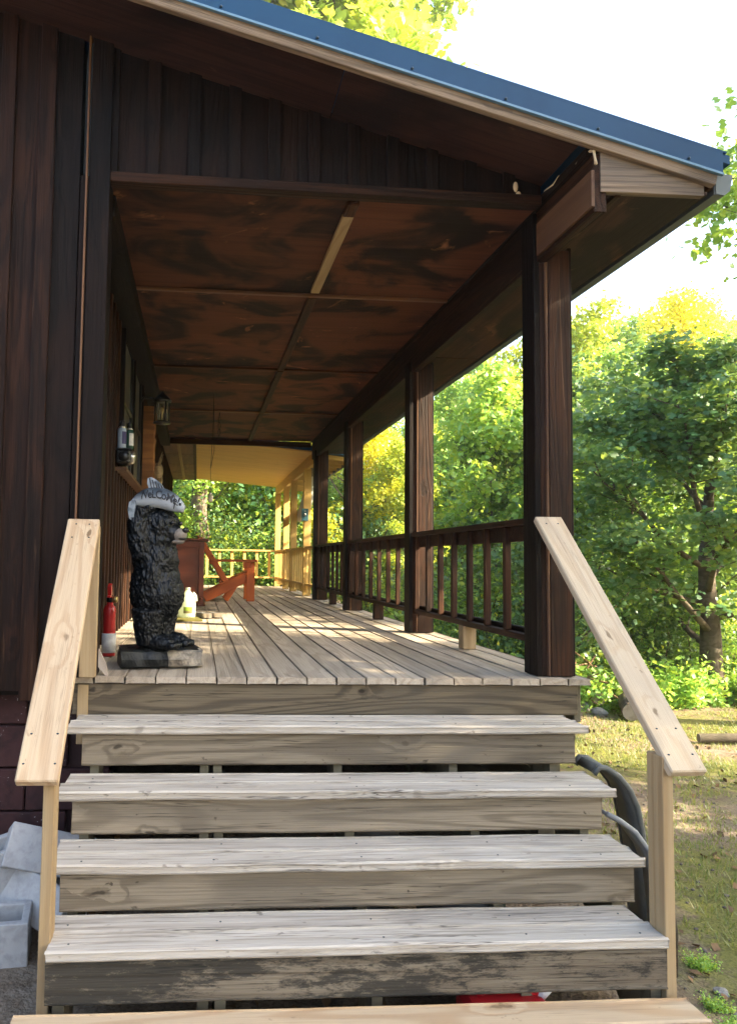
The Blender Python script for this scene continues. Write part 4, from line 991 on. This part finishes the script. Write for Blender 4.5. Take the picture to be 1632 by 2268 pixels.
# logs and stones at the edge of the yard
def log(p0, p1, r, lb):
    t = thing('log', lb, 'log', p0); o = MB().tube([p0, Vector(p0).lerp(Vector(p1), .5)+Vector((0, .02, .01)), p1], [r, r*1.04, r*.95], 14, False); part('bark_shell', o, 'bark', t, True)
    d = (Vector(p1)-Vector(p0)).normalized()
    for (p, s) in ((p0, -1), (p1, 1)): part('cut_end', MB().tube([Vector(p)-d*.002*s, Vector(p)+d*.004*s], r*.97, 14), 'log_end', t)
log((4.80, 4.5, .10), (5.15, 5.2, .14), .095, 'short cut log with pale round end by the brush'); log((4.75, 5.55, .22), (4.2, 5.75, .3), .11, 'grey log lying beneath the shrubs by the deck')
log((4.95, 3.6, .03), (5.75, 3.45, .035), .045, 'thin grey log lying along the yard edge'); log((4.7, 5.0, .16), (4.9, 5.7, .18), .08, 'brown cut log resting on the brush heap')
def rock(name, x, y, r, lb, grp):
    bm = bmesh.new(); bmesh.ops.create_icosphere(bm, subdivisions=2, radius=1)
    for v in bm.verts: v.co *= 1+.28*noise.noise(v.co*1.3+Vector((x*9, y*9, 0))); v.co.z *= .65
    me = bpy.data.meshes.new(name); bm.to_mesh(me); bm.free(); me.materials.append(MATS['stone'])
    o = link(bpy.data.objects.new(name, me), Matrix.Translation((x, y, gz(x, y)+r*.3)) @ Matrix.Diagonal((r, r, r, 1))); tag(o, lb, 'stone', grp)
for (x, y, r) in ((4.55, 5.1, .12), (4.62, 4.85, .09), (4.45, 5.3, .15)): rock('stone', x, y, r, 'pale rounded stone by the log pile', 'stones by the log pile')
for (x, y, r) in ((2.12, -.60, .028), (2.08, -.76, .022), (2.2, -.66, .02)): rock('stone', x, y, r, 'small grey stone in the dirt by the weeds', 'small stones by the steps')
br = thing('brush_heap', 'tangle of bare brown twigs under the shrubs by the deck', 'brush', (4.6, 5.4, 0))
for q in range(26):
    p = Vector((4.6+rd.uniform(-.35, .4), 5.4+rd.uniform(-.3, .3), rd.uniform(.15, .5))); d = Vector((rd.uniform(-1, 1), rd.uniform(-1, 1), rd.uniform(-.6, .5))).normalized()*rd.uniform(.2, .45)
    part('twig', MB().tube([p-d, p+Vector((0, 0, .03)), p+d], [.012, .011, .006], 5, False), 'twig', br, True)

# grass, fallen leaves, grit
rng = np.random.default_rng(5)
def scatter(n, xr, yr, keep):
    P = np.stack([rng.uniform(*xr, n), rng.uniform(*yr, n)], 1); m = np.array([keep(a, b) for a, b in P]); return P[m]
def clear(x, y): return not (-.72 < x < 1.72 and y > -1.28 and y < 0) and not (x < 1.75 and y >= 0) and not (x < -.6 and y > .1)
P = scatter(95000, (1.6, 9), (-1.6, 8.0), lambda x, y: clear(x, y) and x < .78*(y+3.57)+.5 and noise.noise((x*.8, y*.8, 0))+.5*noise.noise((x*3, y*3, 2)) > -.22+.1*rng.random())
n = len(P); h = rng.uniform(.015, .05, n); az = rng.uniform(0, 6.28, n); ln_ = rng.uniform(.2, 1.1, n)[:, None]
zz = np.array([gz(a, b) for a, b in P]); B = np.column_stack([P, zz]); sd = np.column_stack([np.cos(az), np.sin(az), 0*az])*.0035; tipd = np.column_stack([-np.sin(az), np.cos(az), 0*az])
V = np.stack([B-sd, B+sd, B+tipd*ln_*h[:, None]+np.array([0, 0, 1])*h[:, None]], 1).reshape(-1, 3)
me = bpy.data.meshes.new('grass'); me.vertices.add(3*n); me.vertices.foreach_set('co', V.astype(np.float32).ravel()); me.loops.add(3*n); me.loops.foreach_set('vertex_index', np.arange(3*n, dtype=np.int32)); me.polygons.add(n)
me.polygons.foreach_set('loop_start', np.arange(n, dtype=np.int32)*3); me.polygons.foreach_set('loop_total', np.full(n, 3, np.int32)); me.update(calc_edges=True); me.materials.append(MATS['grass_blade'])
tag(link(bpy.data.objects.new('grass', me)), 'short thin grass growing over the yard', 'grass', kind='stuff')
P = scatter(2600, (-1.6, 8), (-1.7, 7), lambda x, y: (clear(x, y) or (-.5 < x < 1.6 and -1 < y < 1.5)) and x < .78*(y+3.57)+.5)
zz = np.array([gz(a, b) for a, b in P])+.012; D = np.zeros((len(P), 3)); D[:, 2] = 2.2
lm = leaf_mesh('leaf_litter', np.column_stack([P, zz]), D, .05, 'dry_leaf', rng); tag(link(bpy.data.objects.new('leaf_litter', lm)), 'dry brown fallen leaves strewn over the dirt', 'leaves', kind='stuff')
mb = MB()
for (x, y) in scatter(1500, (-1.5, 6), (-1.7, 4), lambda x, y: clear(x, y) and x < .78*(y+3.57)+.5): 
    r = rng.uniform(.003, .013); mb.ball((x, y, gz(x, y)+r*.3), (r, r*rng.uniform(.7, 1.3), r*.6), 6, 4)
tag(mb.build('gravel', 'grit'), 'small grit and pebbles strewn over the dirt', 'gravel', kind='stuff')

# ------------------------------------------------------------------ summer haze hanging in the valley air
t = NT('haze_air'); t.n.remove(t.b)
pv = t.node('ShaderNodeVolumePrincipled', {'Color': (.93, .95, .9, 1), 'Density': HAZE, 'Anisotropy': .35}); t.l.new(pv.outputs[0], t.n['Material Output'].inputs['Volume'])
hz = MB().add([(x, y, z) for z in (-1.5, 23.5) for (x, y) in ((-420, -420), (420, -420), (420, 420), (-420, 420))], [(3, 2, 1, 0), (4, 5, 6, 7), (0, 1, 5, 4), (1, 2, 6, 5), (2, 3, 7, 6), (3, 0, 4, 7)]).build('haze', 'haze_air')
tag(hz, 'thin pale haze in the air over yard and woods', 'haze', kind='stuff')
